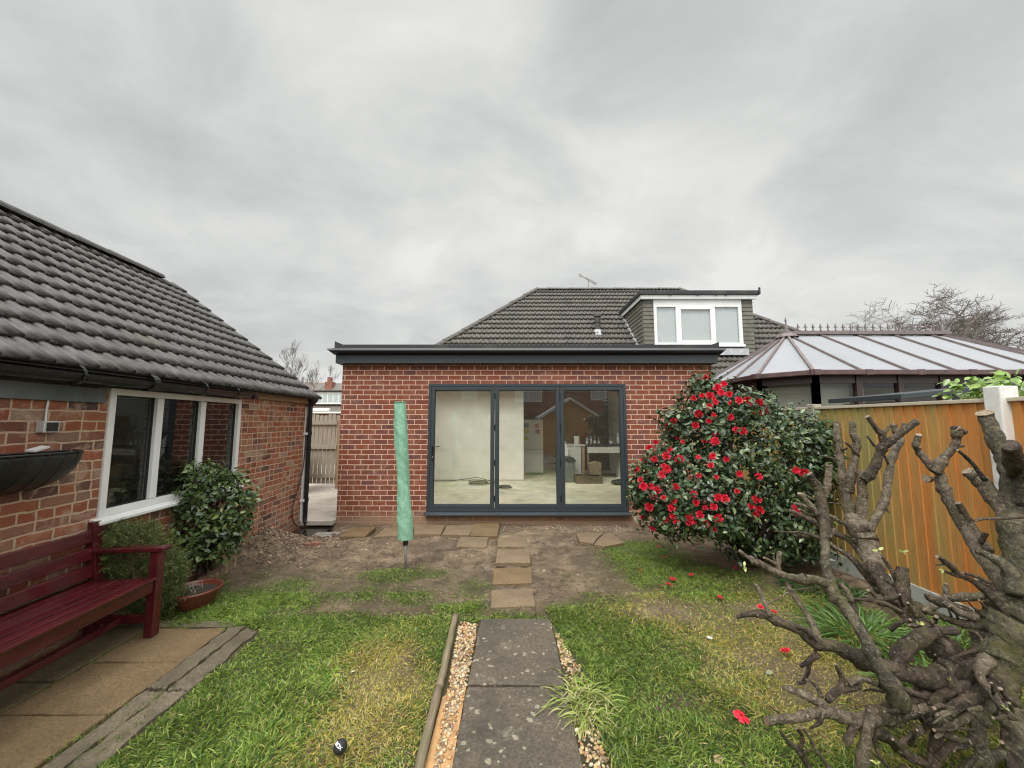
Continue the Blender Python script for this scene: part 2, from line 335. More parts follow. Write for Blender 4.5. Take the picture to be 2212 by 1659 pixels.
M['lead'] = simple('grey_lead_flashing', (0.42, 0.43, 0.44), 0.6, 0.2, 10, 0.3, 20)
M['blind'] = simple('pale_blind', (0.50, 0.52, 0.52), 0.85, 0.04, 3, 0.0)
M['leafy'] = attrmat('glossy_leaf', 0.27, 0.6, 0.10)
M['grassm'] = attrmat('grass_blade', 0.5, 0.35, 0.35)
M['strap'] = attrmat('strap_leaf', 0.4, 0.45, 0.25)
M['petal'] = attrmat('red_petal', 0.5, 0.3, 0.15)
M['twig'] = simple('bare_twig', (0.145, 0.125, 0.11), 0.9, 0.2, 2, 0.0)
M['rubber'] = simple('black_rubber', (0.02, 0.02, 0.02), 0.6, 0.2)
M['cable'] = simple('dark_cable', (0.05, 0.055, 0.045), 0.5, 0.2)
M['brown_cable'] = simple('brown_cable', (0.06, 0.022, 0.016), 0.4, 0.2)
# dark red varnished bench
m, t, b = newmat('dark_red_gloss_paint'); M['bench_red'] = m
n = texn(t, 5, 5, 0.6, stretch=(3, 1, 3)); t.links.new(ramp(t, n, [(0.3, (0.048, 0.006, 0.009)), (0.7, (0.098, 0.011, 0.016))]), b.inputs['Base Color'])
t.links.new(mth(t, 'ADD', mth(t, 'MULTIPLY', texn(t, 18), 0.2), 0.13), b.inputs['Roughness']); b.inputs['Coat Weight'].default_value = 0.25
bump(t, b, texn(t, 30, stretch=(6, 1, 6)), 0.15, 0.003)
# roof tiles
def tilemat(name, c, moss=(0.10, 0.105, 0.045), mossy=0.5, var=0.35, scale=1.5):
    m, t, b = newmat(name)
    at_ = N(t, 'ShaderNodeAttribute', attribute_name='col')
    n = texn(t, 9, 8, 0.7); cc = ramp(t, n, [(0.28, tuple(x*(1-var) for x in c)), (0.72, tuple(x*(1+var) for x in c))])
    cc = mixc(t, 1.0, cc, at_.outputs[0], 'MULTIPLY')
    mo = texn(t, scale, 9, 0.72); cc = mixc(t, ramp(t, mo, [(0.54, g3(0)), (0.70, g3(mossy))]), cc, moss)
    t.links.new(cc, b.inputs['Base Color']); b.inputs['Roughness'].default_value = 0.62; b.inputs['Specular IOR Level'].default_value = 0.45
    bump(t, b, texn(t, 70, 4), 0.35, 0.004); return m
M['tile_dark'] = tilemat('dark_concrete_tile', (0.088, 0.083, 0.079), mossy=0.35, var=0.5)
M['tile_brown'] = tilemat('brown_concrete_tile', (0.088, 0.078, 0.067), moss=(0.085, 0.08, 0.04), mossy=0.5, var=0.45)
M['tile_far'] = tilemat('far_roof_tile', (0.16, 0.14, 0.12), mossy=0.2)
# stone slabs
def slabmat(name, c, c2, lich=0.6, lc=(0.42, 0.40, 0.33), ls=7):
    m, t, b = newmat(name)
    n = texn(t, 2.6, 9, 0.68); cc = ramp(t, n, [(0.33, c), (0.66, c2)])
    f = texn(t, 70, 6, 0.75); cc = mixc(t, ramp(t, f, [(0.4, g3(0.75)), (0.6, g3(0.0))]), cc, tuple(x*0.5 for x in c))
    if lich:
        vo = N(t, 'ShaderNodeTexVoronoi', feature='F1'); vo.inputs['Scale'].default_value = ls
        va = N(t, 'ShaderNodeVectorMath', operation='ADD'); t.links.new(N(t, 'ShaderNodeTexCoord').outputs['Object'], va.inputs[0])
        nv = N(t, 'ShaderNodeTexNoise'); t.links.new(N(t, 'ShaderNodeTexCoord').outputs['Object'], nv.inputs['Vector']); nv.inputs['Scale'].default_value = 14; nv.inputs['Detail'].default_value = 6
        vs_ = N(t, 'ShaderNodeVectorMath', operation='SCALE'); t.links.new(nv.outputs['Color'], vs_.inputs[0]); vs_.inputs[3].default_value = 0.09; t.links.new(vs_.outputs[0], va.inputs[1]); t.links.new(va.outputs[0], vo.inputs['Vector'])
        big = texn(t, 1.7, 2, 0.5)
        r = mth(t, 'ADD', mth(t, 'MULTIPLY', texn(t, 30, 5, 0.7), 0.12), mth(t, 'MULTIPLY', big, 0.55))
        sg = N(t, 'ShaderNodeMapRange'); t.links.new(mth(t, 'SUBTRACT', r, vo.outputs['Distance']), sg.inputs[0]); sg.inputs[1].default_value = 0.10; sg.inputs[2].default_value = 0.16
        cc = mixc(t, mth(t, 'MULTIPLY', sg.outputs[0], lich), cc, lc)
        pa = texn(t, 7, 10, 0.8, dist=0.8); cc = mixc(t, ramp(t, pa, [(0.56, g3(0)), (0.66, g3(0.55*lich))]), cc, lc)
        st_ = texn(t, 3.5, 7, 0.7, dist=0.5); cc = mixc(t, ramp(t, st_, [(0.35, g3(0.55)), (0.5, g3(0))]), cc, tuple(x*0.5 for x in c))
    t.links.new(cc, b.inputs['Base Color']); t.links.new(mth(t, 'ADD', mth(t, 'MULTIPLY', n, 0.3), 0.5), b.inputs['Roughness'])
    bump(t, b, mth(t, 'ADD', texn(t, 12, 8, 0.7), mth(t, 'MULTIPLY', f, 0.4)), 0.8, 0.018); return m
M['slab_dark'] = slabmat('weathered_grey_slab', (0.088, 0.072, 0.054), (0.175, 0.140, 0.098), 0.75, (0.34, 0.31, 0.22), 17)
M['slab_buff'] = slabmat('buff_sandstone_slab', (0.155, 0.100, 0.045), (0.27, 0.180, 0.090), 0.0)
M['slab_pink'] = slabmat('brown_sandstone_slab', (0.170, 0.118, 0.068), (0.315, 0.222, 0.132), 0.0)
M['slab_grey'] = slabmat('pale_grey_slab', (0.34, 0.31, 0.28), (0.44, 0.41, 0.37), 0.0)
M['kerb'] = slabmat('mossy_grey_kerb', (0.115, 0.092, 0.056), (0.235, 0.188, 0.125), 0.5, (0.10, 0.11, 0.04), 9)
# bark
def barkmat(name, c1, c2, lichen=(0.24, 0.25, 0.16), moss=(0.10, 0.095, 0.022), ms=0.6):
    m, t, b = newmat(name)
    n = texn(t, 26, 10, 0.75, dist=0.6); big = texn(t, 5, 4, 0.6)
    cc = ramp(t, mth(t, 'ADD', mth(t, 'MULTIPLY', n, 0.65), mth(t, 'MULTIPLY', big, 0.35)), [(0.36, tuple(x*0.55 for x in c1)), (0.46, c1), (0.58, c2)])
    l = texn(t, 65, 5, 0.7); cc = mixc(t, ramp(t, l, [(0.56, g3(0)), (0.62, g3(0.75))]), cc, lichen)
    dk = texn(t, 90, 4, 0.6, dist=0.5); cc = mixc(t, ramp(t, dk, [(0.30, g3(0.85)), (0.40, g3(0))]), cc, tuple(x*0.4 for x in c1))
    mo = texn(t, 6, 9, 0.75); cc = mixc(t, ramp(t, mo, [(0.5, g3(0)), (0.62, g3(ms))]), cc, moss)
    t.links.new(cc, b.inputs['Base Color']); t.links.new(mth(t, 'ADD', mth(t, 'MULTIPLY', l, 0.6), 0.18), b.inputs['Roughness'])
    bump(t, b, mth(t, 'ADD', mth(t, 'ADD', n, mth(t, 'MULTIPLY', l, 0.35)), mth(t, 'MULTIPLY', dk, 0.3)), 1.0, 0.022); return m
M['bark_dark'] = barkmat('wet_dark_bark', (0.026, 0.017, 0.011), (0.115, 0.078, 0.052), lichen=(0.27, 0.23, 0.17), ms=0.35)
M['bark_grey'] = barkmat('grey_smooth_bark', (0.080, 0.058, 0.038), (0.235, 0.185, 0.13), lichen=(0.36, 0.33, 0.25), ms=0.42)
M['bark_moss'] = barkmat('mossy_bark', (0.05, 0.038, 0.024), (0.17, 0.14, 0.085), ms=0.75)
M['cut_wood'] = simple('cut_branch_end', (0.23, 0.175, 0.12), 0.85, 0.45, 60, 0.5)

# ------------------------------------------------------------------ ground shape
def vnoise(x, y, f, seed):
    r = np.random.default_rng(seed); T = r.random((64, 64)); x = x*f; y = y*f
    xi = np.floor(x).astype(int); yi = np.floor(y).astype(int); fx = x - xi; fy = y - yi
    fx = fx*fx*(3-2*fx); fy = fy*fy*(3-2*fy)
    g = lambda a, b: T[a % 64, b % 64]
    return (g(xi, yi)*(1-fx) + g(xi+1, yi)*fx)*(1-fy) + (g(xi, yi+1)*(1-fx) + g(xi+1, yi+1)*fx)*fy - 0.5
def sstep(a, b, x):
    t = np.clip((x-a)/(b-a), 0, 1); return t*t*(3-2*t)
def bell(x, y, cx, cy, rx, ry, rot=0.0):
    c, s = math.cos(rot), math.sin(rot); dx = (x-cx)*c + (y-cy)*s; dy = -(x-cx)*s + (y-cy)*c
    return np.exp(-((dx/rx)**2 + (dy/ry)**2))
# grass patches: (u, v, ru, rv, weight) picked off the lawn, turned into ground positions
GP = []
def patch(u, v, du, dv, wgt=1.0):
    c = atz(u, v, -0.02); a = atz(u+du, v, -0.02); b1 = atz(u, v-dv, -0.02)
    GP.append((c.x, c.y, abs(a.x-c.x), abs(b1.y-c.y), wgt))
for a in [(865, 1243, 85, 15, 2.0), (790, 1285, 45, 24, .7), (880, 1290, 65, 24, .65), (560, 1250, 50, 18, .8), (600, 1285, 100, 45, 1.0), (650, 1310, 70, 24, .9), (720, 1290, 60, 22, .65), (500, 1300, 70, 30, .9), (700, 1262, 45, 16, .5), (540, 1330, 60, 30, 1), (1020, 1272, 45, 22, .75), (1130, 1238, 40, 6, .3), (1000, 1320, 60, 14, 1.1),
          (1290, 1330, 110, 18, 1.2), (1250, 1240, 60, 12, .3), (1370, 1195, 60, 20, .9), (1440, 1225, 110, 52, 2.4), (1540, 1225, 110, 34, 1.8), (1560, 1275, 120, 40, 1.3), (1700, 1300, 120, 50, 1.2), (1330, 1270, 60, 12, .35), (1500, 1290, 60, 25, .8),
          (1400, 1350, 60, 14, .6), (1280, 1290, 30, 12, .5), (760, 1330, 60, 10, .5)]: patch(*a)
def grass_mask(x, y):
    """0 bare earth .. 1 full grass"""
    nz = vnoise(x, y, 2.1, 3) + 0.6*vnoise(x, y, 5.3, 4) + 0.35*vnoise(x, y, 13, 5)
    left = sstep(3.62, 3.38, y + 0.25*nz)
    right = sstep(0.2, 0.5, x) * sstep(4.15, 3.6, y + 0.35*nz + 0.25*np.abs(x-1.0))
    m = np.where(x < 0.33, left, np.maximum(left*0.9, right))
    # grass at the foot of the bench and the pot
    m = np.maximum(m, bell(x, y, -2.5, 3.75, .75, .45)*1.2)
    for cx, cy, rx, ry, wg in GP: m = np.maximum(m, wg*bell(x, y, cx, cy, rx, ry))
    # worn strips in the right lawn
    m = m * (1 - 0.85*bell(x, y, 1.35, 3.55, .42, .22)) * (1 - 0.45*bell(x, y, 1.75, 2.75, .75, .22, -0.5)) * (1 - 0.25*bell(x, y, 2.1, 3.4, .6, .3, -0.4))
    m = m * (1 - 0.55*bell(x, y, -0.72, 2.75, .13, .35))
    # deep shade under the camellia
    m = m * (1 - 0.97*bell(x, y, 2.85, 4.85, .9, .5))
    m = m + nz*0.55*np.clip(m*2, 0, 1)
    return np.clip(m, 0, 1)
def yellow_mask(x, y):
    nz = vnoise(x, y, 3.1, 13) + 0.5*vnoise(x, y, 9, 14)
    m = 1.1*bell(x, y, -0.85, 2.75, .26, .42) + .8*bell(x, y, -0.75, 2.2, .3, .35) + 1.0*bell(x, y, 2.25, 3.0, .75, .75) + .6*bell(x, y, 1.7, 2.5, .4, .5) + .4*bell(x, y, 1.3, 3.6, .5, .3)
    return np.clip(m + 0.7*nz*(m > 0.12), 0, 1)
GA = math.radians(3.2); GX, GY = -3.5, 6.62       # garage wall corner and turn
def gz(x, y):
    x = np.asarray(x, float); y = np.asarray(y, float)
    z = -0.075*sstep(3.4, 6.6, y) + 0.0
    z = z + 0.24*bell(x, y, -3.25, 5.35, .36, .36)*(1+.5*vnoise(x, y, 6, 61)) + 0.12*bell(x, y, -2.85, 5.1, .45, .25) + 0.06*bell(x, y, -2.5, 5.6, .4, .15, -.3)
    z = z + 0.05*bell(x, y, -3.3, 4.9, .4, .4)
    bare = 1 - grass_mask(x, y)
    near = sstep(7.2, 6.0, y) * sstep(5, 4, np.abs(x))
    z = z + near*(0.018*vnoise(x, y, 1.5, 21) + bare*(0.03*vnoise(x, y, 4.1, 22) + 0.036*vnoise(x, y, 9.5, 23) + 0.022*vnoise(x, y, 19, 24)))
    # pit holding a puddle beside the corner of the new wall
    z = z - 0.16*sstep(0.44, 0.30, np.abs(x+3.26))*sstep(0.36, 0.24, np.abs(y-6.30))
    # flat bed under the stone path and patio
    flat = np.maximum(sstep(0.55, 0.40, np.abs(x-0.03)) * sstep(3.6, 3.45, y), sstep(-1.9, -2.05, x)*sstep(3.4, 3.2, y))
    z = z*(1-flat) + (-0.012)*flat
    return z
xs = np.unique(np.concatenate([np.linspace(-150, -8, 12), np.linspace(-8, -4.4, 16), np.arange(-4.4, 4.6, 0.03), np.linspace(4.6, 9, 14), np.linspace(9, 150, 12)]))
ys = np.unique(np.concatenate([np.linspace(-60, 0.2, 20), np.arange(0.2, 7.2, 0.03), np.linspace(7.2, 14, 14), np.linspace(14, 220, 12)]))
XX, YY = np.meshgrid(xs, ys); ZZ = gz(XX, YY); ZZ = np.where(YY > 6.72, np.minimum(ZZ, -0.075), ZZ)
nx, ny = len(xs), len(ys); idx = np.arange(nx*ny).reshape(ny, nx)
F = np.stack([idx[:-1, :-1], idx[:-1, 1:], idx[1:, 1:], idx[1:, :-1]], -1).reshape(-1, 4)
V = np.stack([XX, YY, ZZ], -1).reshape(-1, 3)
gm = grass_mask(XX, YY).ravel(); ym = yellow_mask(XX, YY).ravel()
m, t, b = newmat('muddy_ground'); M['ground'] = m
a = N(t, 'ShaderNodeAttribute', attribute_name='col'); ss = N(t, 'ShaderNodeSeparateColor'); t.links.new(a.outputs[0], ss.inputs[0])
n = texn(t, 3.5, 10, 0.72); mud = ramp(t, n, [(0.34, (0.125, 0.084, 0.050)), (0.46, (0.235, 0.167, 0.103)), (0.62, (0.37, 0.272, 0.178))])
sp = texn(t, 11, 10, 0.80, dist=0.9); mud = mixc(t, ramp(t, sp, [(0.51, g3(0)), (0.58, g3(0.85))]), mud, (0.055, 0.036, 0.022)); wet = texn(t, 1.3, 6, 0.7); mud = mixc(t, ramp(t, wet, [(0.42, g3(0.55)), (0.55, g3(0))]), mud, (0.085, 0.058, 0.036))
sp2 = texn(t, 45, 3, 0.6); mud = mixc(t, ramp(t, sp2, [(0.68, g3(0)), (0.72, g3(0.5))]), mud, (0.42, 0.35, 0.27))
und = mixc(t, n, (0.055, 0.055, 0.020), (0.125, 0.100, 0.045))
und = mixc(t, ss.outputs[1], und, (0.24, 0.19, 0.09))
t.links.new(mixc(t, ss.outputs[0], mud, und), b.inputs['Base Color'])
t.links.new(mth(t, 'ADD', mth(t, 'MULTIPLY', texn(t, 2, 5, 0.6), 0.6), 0.4), b.inputs['Roughness'])
bump(t, b, mth(t, 'ADD', texn(t, 14, 10, 0.75), mth(t, 'MULTIPLY', sp, 0.9)), 1.0, 0.05)
g = npmesh('ground', V, F, M['ground'], cols=np.stack([np.clip(gm*1.2, 0, 1), ym, gm*0], -1), smooth=True); g['kind'] = 'structure'

def G(x, y): return float(gz(np.array([x]), np.array([y]))[0])

# ------------------------------------------------------------------ shared builders
def tiled(name, O, uvec, svec, L, S, gauge, period, amp, th, mat, parent, clips=(), res=8, seed=0, two=True):
    O = np.array(O, float); u = np.array(uvec, float); u /= np.linalg.norm(u); s = np.array(svec, float); s /= np.linalg.norm(s)
    n = np.cross(u, s)
    if n[2] < 0: n = -n
    N_ = int(L/(period/res)) + 1; x = np.linspace(0, L, N_); K = int(round(S/gauge)); r = np.random.default_rng(seed)
    ph = (x/period) % 1.0
    if two: q2 = np.abs((ph*2 % 1.0)-0.5); prof = amp*(1-np.clip((q2-0.13)/0.08, 0, 1))*np.where(ph < 0.5, 1.0, 0.85) + amp*0.35*np.clip(1-np.abs(q2-0.40)/0.07, 0, 1) - amp*0.5*np.clip(1-np.abs(q2-0.25)/0.06, 0, 1)
    else: prof = amp*np.clip(np.cos(2*np.pi*ph)*1.3, -0.2, 1)
    V = []; F = []; C = []; b = 0
    for i in range(K):
        tid = np.floor(x/period).astype(int); jit = r.random(tid.max()+2); tone = 0.82 + 0.36*r.random(tid.max()+2); hj = (jit[tid]-0.5)
        s0 = i*gauge + hj*gauge*0.03; s1 = min((i+1)*gauge, S) + 0.012
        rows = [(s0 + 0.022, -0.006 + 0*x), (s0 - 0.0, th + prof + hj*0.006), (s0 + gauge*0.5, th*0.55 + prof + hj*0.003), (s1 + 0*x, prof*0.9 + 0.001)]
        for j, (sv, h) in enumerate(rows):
            V.append(O + np.outer(x, u) + np.outer(sv, s) + np.outer(h, n)); C.append(np.repeat((tone[tid] * (0.55 if j == 0 else 1))[:, None], 3, 1))  # underside row coloured darker: shade under each tile lip put into the colour
        for j in range(3):
            q = b + j*N_ + np.arange(N_-1); F.append(np.stack([q, q+1, q+1+N_, q+N_], 1))
        b += 4*N_
    o = npmesh(name, np.concatenate(V), np.concatenate(F), mat, parent, cols=np.concatenate(C), smooth=False)
    if clips:
        W = rootmat(parent).inverted(); bm = bmesh.new(); bm.from_mesh(o.data)
        for co, no in clips:   # keep the side the normal points away from
            bmesh.ops.bisect_plane(bm, geom=bm.verts[:]+bm.edges[:]+bm.faces[:], plane_co=W @ Vector(co), plane_no=(W.to_3x3() @ Vector(no)), clear_outer=True)
        bm.to_mesh(o.data); bm.free()
    return o
def ridge_tiles(name, p, q, mat, parent, r=0.12, step=0.42, seed=1, flat=False):
    p = Vector(p); q = Vector(q); d = (q-p); L = d.length; d.normalize(); side = d.cross(Vector((0, 0, 1))).normalized(); up = side.cross(d)
    if up.z < 0: up = -up
    mb = MB(); k = max(1, int(L/step)); rr = random.Random(seed)
    for i in range(k):
        a = p + d*(L*i/k); e = p + d*(L*(i+1)/k + 0.02); off = up*(rr.random()*0.006 + (0 if flat else 0.008*(i % 2)))
        vs = []
        for c, rad in ((a, r), (e, r*0.93)):
            for j in range(9):
                an = math.pi*j/8; vs.append(c + off + side*math.cos(an)*rad + up*(math.sin(an)*rad*0.8 - 0.03))
        mb.add(vs, [(j, j+1, j+10, j+9) for j in range(8)] + [tuple(range(8, -1, -1)), tuple(range(9, 18))])
    o = mb.build(name, mat, parent, smooth=False)
    a = o.data.color_attributes.new('col', 'FLOAT_COLOR', 'POINT'); a.data.foreach_set('color', [0.95]*(4*len(o.data.vertices)))
    return o
def window_frame(mb, x0, x1, z0, z1, y0, y1, wd):     # rectangular ring facing -Y
    mb.box(x0, x0+wd, y0, y1, z0, z1); mb.box(x1-wd, x1, y0, y1, z0, z1)
    mb.box(x0+wd, x1-wd, y0, y1, z1-wd, z1); mb.box(x0+wd, x1-wd, y0, y1, z0, z0+wd)

# ------------------------------------------------------------------ the new brick extension
EX = thing('brick_extension', 'new red brick flat-roofed extension with grey folding doors facing the garden', 'extension', (0.28, 6.7, -0.08))
YF = 6.7; XL, XR = -2.97, 3.50; DL, DR, DB, DT = -1.452, 1.980, 0.137, 2.311
mb = MB(); mb.box(XL, DL, YF, YF+0.3, -0.4, 2.70); mb.box(DR, XR, YF, YF+0.3, -0.4, 2.70); mb.box(DL, DR, YF, YF+0.3, DT, 2.70); mb.box(DL, DR, YF, YF+0.3, -0.4, 0.09)
mb.box(XL, XL+0.3, YF+0.3, 10.15, -0.4, 2.70); mb.box(XR-0.3, XR, YF+0.3, 10.15, -0.4, 2.70)
mb.build('wall', M['new_brick'], EX)
# inside: floor, lining, partition, ceiling with an added opening that brightens the room
MB().box(-2.66, 3.19, 7.0, 12.6, -0.1, 0.10).build('floor', M['screed'], EX)
for bx6 in ((-2.667, -2.60, 7.003, 12.6, 0.101, 2.66), (3.14, 3.197, 7.003, 12.6, 0.101, 2.66), (-2.6, 0.31, 10.42, 10.54, 0.12, 2.66), (-2.599, DL-0.01, 7.003, 7.02, 0.101, 2.66), (DR+0.01, 3.139, 7.003, 7.02, 0.101, 2.66)):
    MB().box(*bx6).build('inner_wall', M['plaster'], EX)
MB().box(-2.6, 3.14, 12.6, 12.7, 0.101, 2.66).build('rear_inner_wall', M['room_dark'], EX, label='bare brown wall at the back of the room')
mb = MB(); H0 = (-2.3, 2.6, 7.35, 10.05)
for x0, x1, y0, y1 in ((-2.66, H0[0], 7.003, 12.7), (H0[1], 3.19, 7.003, 12.7), (H0[0], H0[1], 7.003, H0[2]), (H0[0], H0[1], H0[3], 12.7)): mb.box(x0, x1, y0, y1, 2.661, 2.69)
mb.build('ceiling', M['ceiling'], EX)
mb = MB()
for x0, x1, y0, y1 in ((XL-0.02, H0[0], 6.62, 10.9), (H0[1], XR+0.02, 6.62, 10.9), (H0[0], H0[1], 6.62, H0[2]), (H0[0], H0[1], H0[3], 10.9)): mb.box(x0, x1, y0, y1, 2.82, 2.86)
mb.build('flat_roof', M['black_edge'], EX)
mb = MB(); mb.box(H0[0]+.003, H0[1]-.003, H0[2]+.003, H0[3]-.003, 2.835, 2.85); mb.build('added_rooflight', glassmat('added_rooflight_glass', 1.0), EX)  # unseen glazed roof opening, added to let daylight into the room
mb = MB(); mb.box(XL-0.075, XR+0.055, 6.575, 6.597, 2.655, 2.822); mb.box(XL-0.075, XL-0.053, 6.597, 10.1, 2.655, 2.822); mb.box(XR+0.033, XR+0.055, 6.597, 10.1, 2.655, 2.822)
mb.box(XL-0.053, XR+0.033, 6.597, 6.699, 2.655, 2.668)
mb.build('fascia', M['anthracite'], EX, bevel=0.003)
mb = MB(); prof = [(6.50, 2.905), (6.455, 2.86), (6.47, 2.825), (6.573, 2.80), (6.573, 2.905)]
mb.prism(prof, 0, XL-0.10, XR+0.09)
mb.add([(XL-0.10, 6.455, 2.86), (XL-0.19, 6.46, 2.885), (XL-0.10, 6.50, 2.905), (XL-0.10, 6.573, 2.80), (XL-0.10, 6.573, 2.905), (XL-0.10, 6.47, 2.825)], [(0, 1, 2), (5, 3, 1), (0, 5, 1), (1, 4, 2), (1, 3, 4)])
mb.add([(XR+0.09, 6.455, 2.86), (XR+0.15, 6.46, 2.885), (XR+0.09, 6.50, 2.905), (XR+0.09, 6.573, 2.80), (XR+0.09, 6.573, 2.905), (XR+0.09, 6.47, 2.825)], [(0, 2, 1), (5, 1, 3), (0, 1, 5), (1, 2, 4), (1, 4, 3)])
mb.build('gutter', M['black_plastic'], EX)
mb = MB(); mb.prism([(XL-0.085, 2.906), (XR+0.065, 2.906), (XR+0.065, 3.02), (XR-0.06, 2.975), (XL+0.06, 2.975), (XL-0.085, 3.035)], 1, 6.53, 6.60)
mb.box(XL-0.085, XL-0.02, 6.60, 10.3, 2.863, 2.975); mb.box(XR, XR+0.065, 6.60, 10.3, 2.863, 2.975)
mb.build('roof_edge', M['black_edge'], EX, bevel=0.004)
# folding doors
mb = MB(); window_frame(mb, DL, DR, DB, DT, 6.686, 6.77, 0.045)
fd = mb.build('folding_door', M['anthracite'], EX, bevel=0.003, label='dark grey three-leaf folding glass door')
leafx = [(DL+0.047, -0.302), (-0.294, 0.829), (0.837, DR-0.047)]
for k, (a, c) in enumerate(leafx):
    mb = MB(); window_frame(mb, a, c, DB+0.047, DT-0.047, 6.692, 6.762, 0.064); mb.build('door_leaf', M['anthracite'], fd, bevel=0.004)
    MB().box(a+0.06, c-0.06, 6.722, 6.728, DB+0.107, DT-0.107).build('glass_pane', M['glass'], fd)
    mb = MB(); window_frame(mb, a+0.064, c-0.064, DB+0.111, DT-0.111, 6.712, 6.738, 0.008); mb.build('glass_seal', M['white_upvc'] if k == 5 else M['rubber'], fd)
mb = MB(); mb.box(-1.375, -1.345, 6.676, 6.692, 0.98, 1.26); mb.tube([(-1.36, 6.68, 1.235), (-1.36, 6.64, 1.235), (-1.35, 6.632, 1.235), (-1.23, 6.632, 1.232)], 0.009, 8)
mb.build('door_handle', M['black_plastic'], fd, bevel=0.002)
MB().obox((-1.36, 6.674, 1.05), (0.014, 0.006, 0.035)).build('lock_cylinder', M['stainless'], fd)
for hx in (-0.298, 0.833):
    for hz in (0.35, 0.95, 1.55, 2.1): MB().tube([(hx, 6.684, hz-0.05), (hx, 6.684, hz+0.05)], 0.009, 8).build('hinge', M['black_plastic'], fd)
mb = MB(); mb.prism([(6.60, 0.088), (6.60, 0.108), (6.686, 0.134), (6.76, 0.134), (6.76, 0.088)], 0, DL-0.025, DR+0.025); mb.build('door_sill', M['anthracite'], fd, bevel=0.002)

# ------------------------------------------------------------------ things inside the room
def rbox(name, label, cat, x0, x1, y0, y1, z0, z1, mat, bev=0.01, group=None):
    o = MB().box(x0, x1, y0, y1, z0, z1).build(name, mat, bevel=bev); return tag(o, label, cat, group)
FG = thing('fridge_freezer', 'tall white fridge freezer with coloured notes on its door, behind the middle glass door', 'fridge', (0.62, 11.9, 0.1))
MB().box(0.34, 0.93, 11.63, 12.2, 0.12, 1.72).build('cabinet', M['appliance'], FG, bevel=0.01)
MB().box(0.342, 0.928, 11.58, 11.626, 0.14, 0.815).build('freezer_door', M['appliance'], FG, bevel=0.012)
MB().box(0.342, 0.928, 11.58, 11.626, 0.83, 1.715).build('fridge_door', M['appliance'], FG, bevel=0.012)
for x, z, c, s in ((0.43, 1.37, (0.50, 0.42, 0.05), .13), (0.42, 1.16, (0.38, 0.36, 0.06), .12), (0.76, 1.36, (0.33, 0.14, 0.16), .13), (0.74, 1.53, (0.5, 0.16, 0.12), .12), (0.44, 1.54, (0.12, 0.13, 0.12), .13)):
    MB().obox((x, 11.576, z), (s, 0.004, s)).build('paper_note', simple('note_paper', c, 0.8, 0.1), FG)
mb = MB(); mb.obox((0.78, 11.85, 1.82), (0.2, 0.2, 0.2)); MBo = mb.build('speaker_box', M['rubber'], bevel=0.02); tag(MBo, 'small dark box with pale front standing on top of the fridge freezer', 'box')
mb = MB(); mb.lathe([(0.0, 0), (0.07, 0), (0.10, 0.05), (0.09, 0.12), (0.05, 0.16), (0, 0.17)], (0.5, 11.85, 1.722), 14); tag(mb.build('kettle', M['black_plastic'], smooth=True), 'dark rounded pot on top of the fridge freezer, left of the small dark box', 'pot')
KT = thing('kitchen_counter', 'unfinished kitchen counter with dark worktop and open white units', 'kitchen counter', (2.2, 10.8, 0.1))
mb = MB(); mb.box(1.45, 1.99, 10.50, 11.1, 1.005, 1.03); mb.build('white_worktop', M['appliance'], KT)
MB().box(1.99, 3.10, 10.48, 11.1, 1.0, 1.035).build('dark_worktop', M['rubber'], KT, bevel=0.005)
MB().box(1.45, 1.86, 10.52, 11.1, 0.105, 1.0).build('cupboard', M['appliance'], KT)
mb = MB(); mb.box(1.88, 1.96, 10.52, 10.6, 0.105, 0.998); mb.box(2.03, 2.07, 10.52, 10.6, 0.105, 0.81); mb.build('timber_leg', M['timber'], KT)
MB().box(2.03, 3.05, 10.50, 10.53, 0.815, 0.975).build('drawer_front', M['appliance'], KT)
MB().box(2.95, 3.05, 10.54, 11.1, 0.105, 0.81).build('side_panel', M['plaster'], KT)
def bottle(x, z, h, r, c, label):
    mb = MB(); mb.lathe([(0, 0), (r, 0), (r, h*.55), (r*.35, h*.75), (r*.3, h), (0, h)], (0, 0, 0), 12, m=0)
    mb.lathe([(r*1.02, h*.1), (r*1.02, h*.42)], (0, 0, 0), 12, m=1)
    o = mb.build('bottle', [simple('bottle_plastic', c, 0.25, 0.1), simple('bottle_label', (0.5, 0.5, 0.47), 0.6)], smooth=True); o.location = (x, 10.66, z); tag(o, label, 'bottle', 'bottles on the dark worktop')
for x, h, r, c, l in ((2.06, .20, .035, (.25, .25, .24), 'small clear bottle at the left end of the dark worktop'), (2.17, .22, .02, (.4, .4, .4), 'thin pale bottle, second from the left on the dark worktop'),
        (2.27, .25, .04, (.1, .06, .05), 'brown bottle in the middle of the row on the dark worktop'), (2.38, .2, .022, (.3, .25, .2), 'thin brown bottle right of the middle of the row on the dark worktop'),
        (2.71, .23, .045, (.05, .05, .05), 'black bottle with white label near the right end of the worktop'), (2.91, .30, .04, (.5, .52, .52), 'pale spray bottle at the right end of the dark worktop')): bottle(x, 1.036, h, r, c, l)
mb = MB(); mb.lathe([(0.02, 0), (0.075, 0), (0.075, 0.23), (0.02, 0.23), (0.02, 0.0)], (1.78, 10.72, 1.031), 20); tag(mb.build('paper_roll', M['appliance'], smooth=False), 'white kitchen paper roll standing on the pale end of the counter', 'paper roll')
tw = MB(); pts = []
for i in range(9):
    for j in range(7):
        x = 1.23 + 0.035*i*(0.35 + 0.65*math.sin(min(1, j/4)*1.57)); pts.append((x + 0.01*math.sin(j*2.1), 10.44 + 0.02*math.sin(i*1.9+j*.7), 1.30 - 0.075*j - 0.06*abs(i-3)*(j/6)))
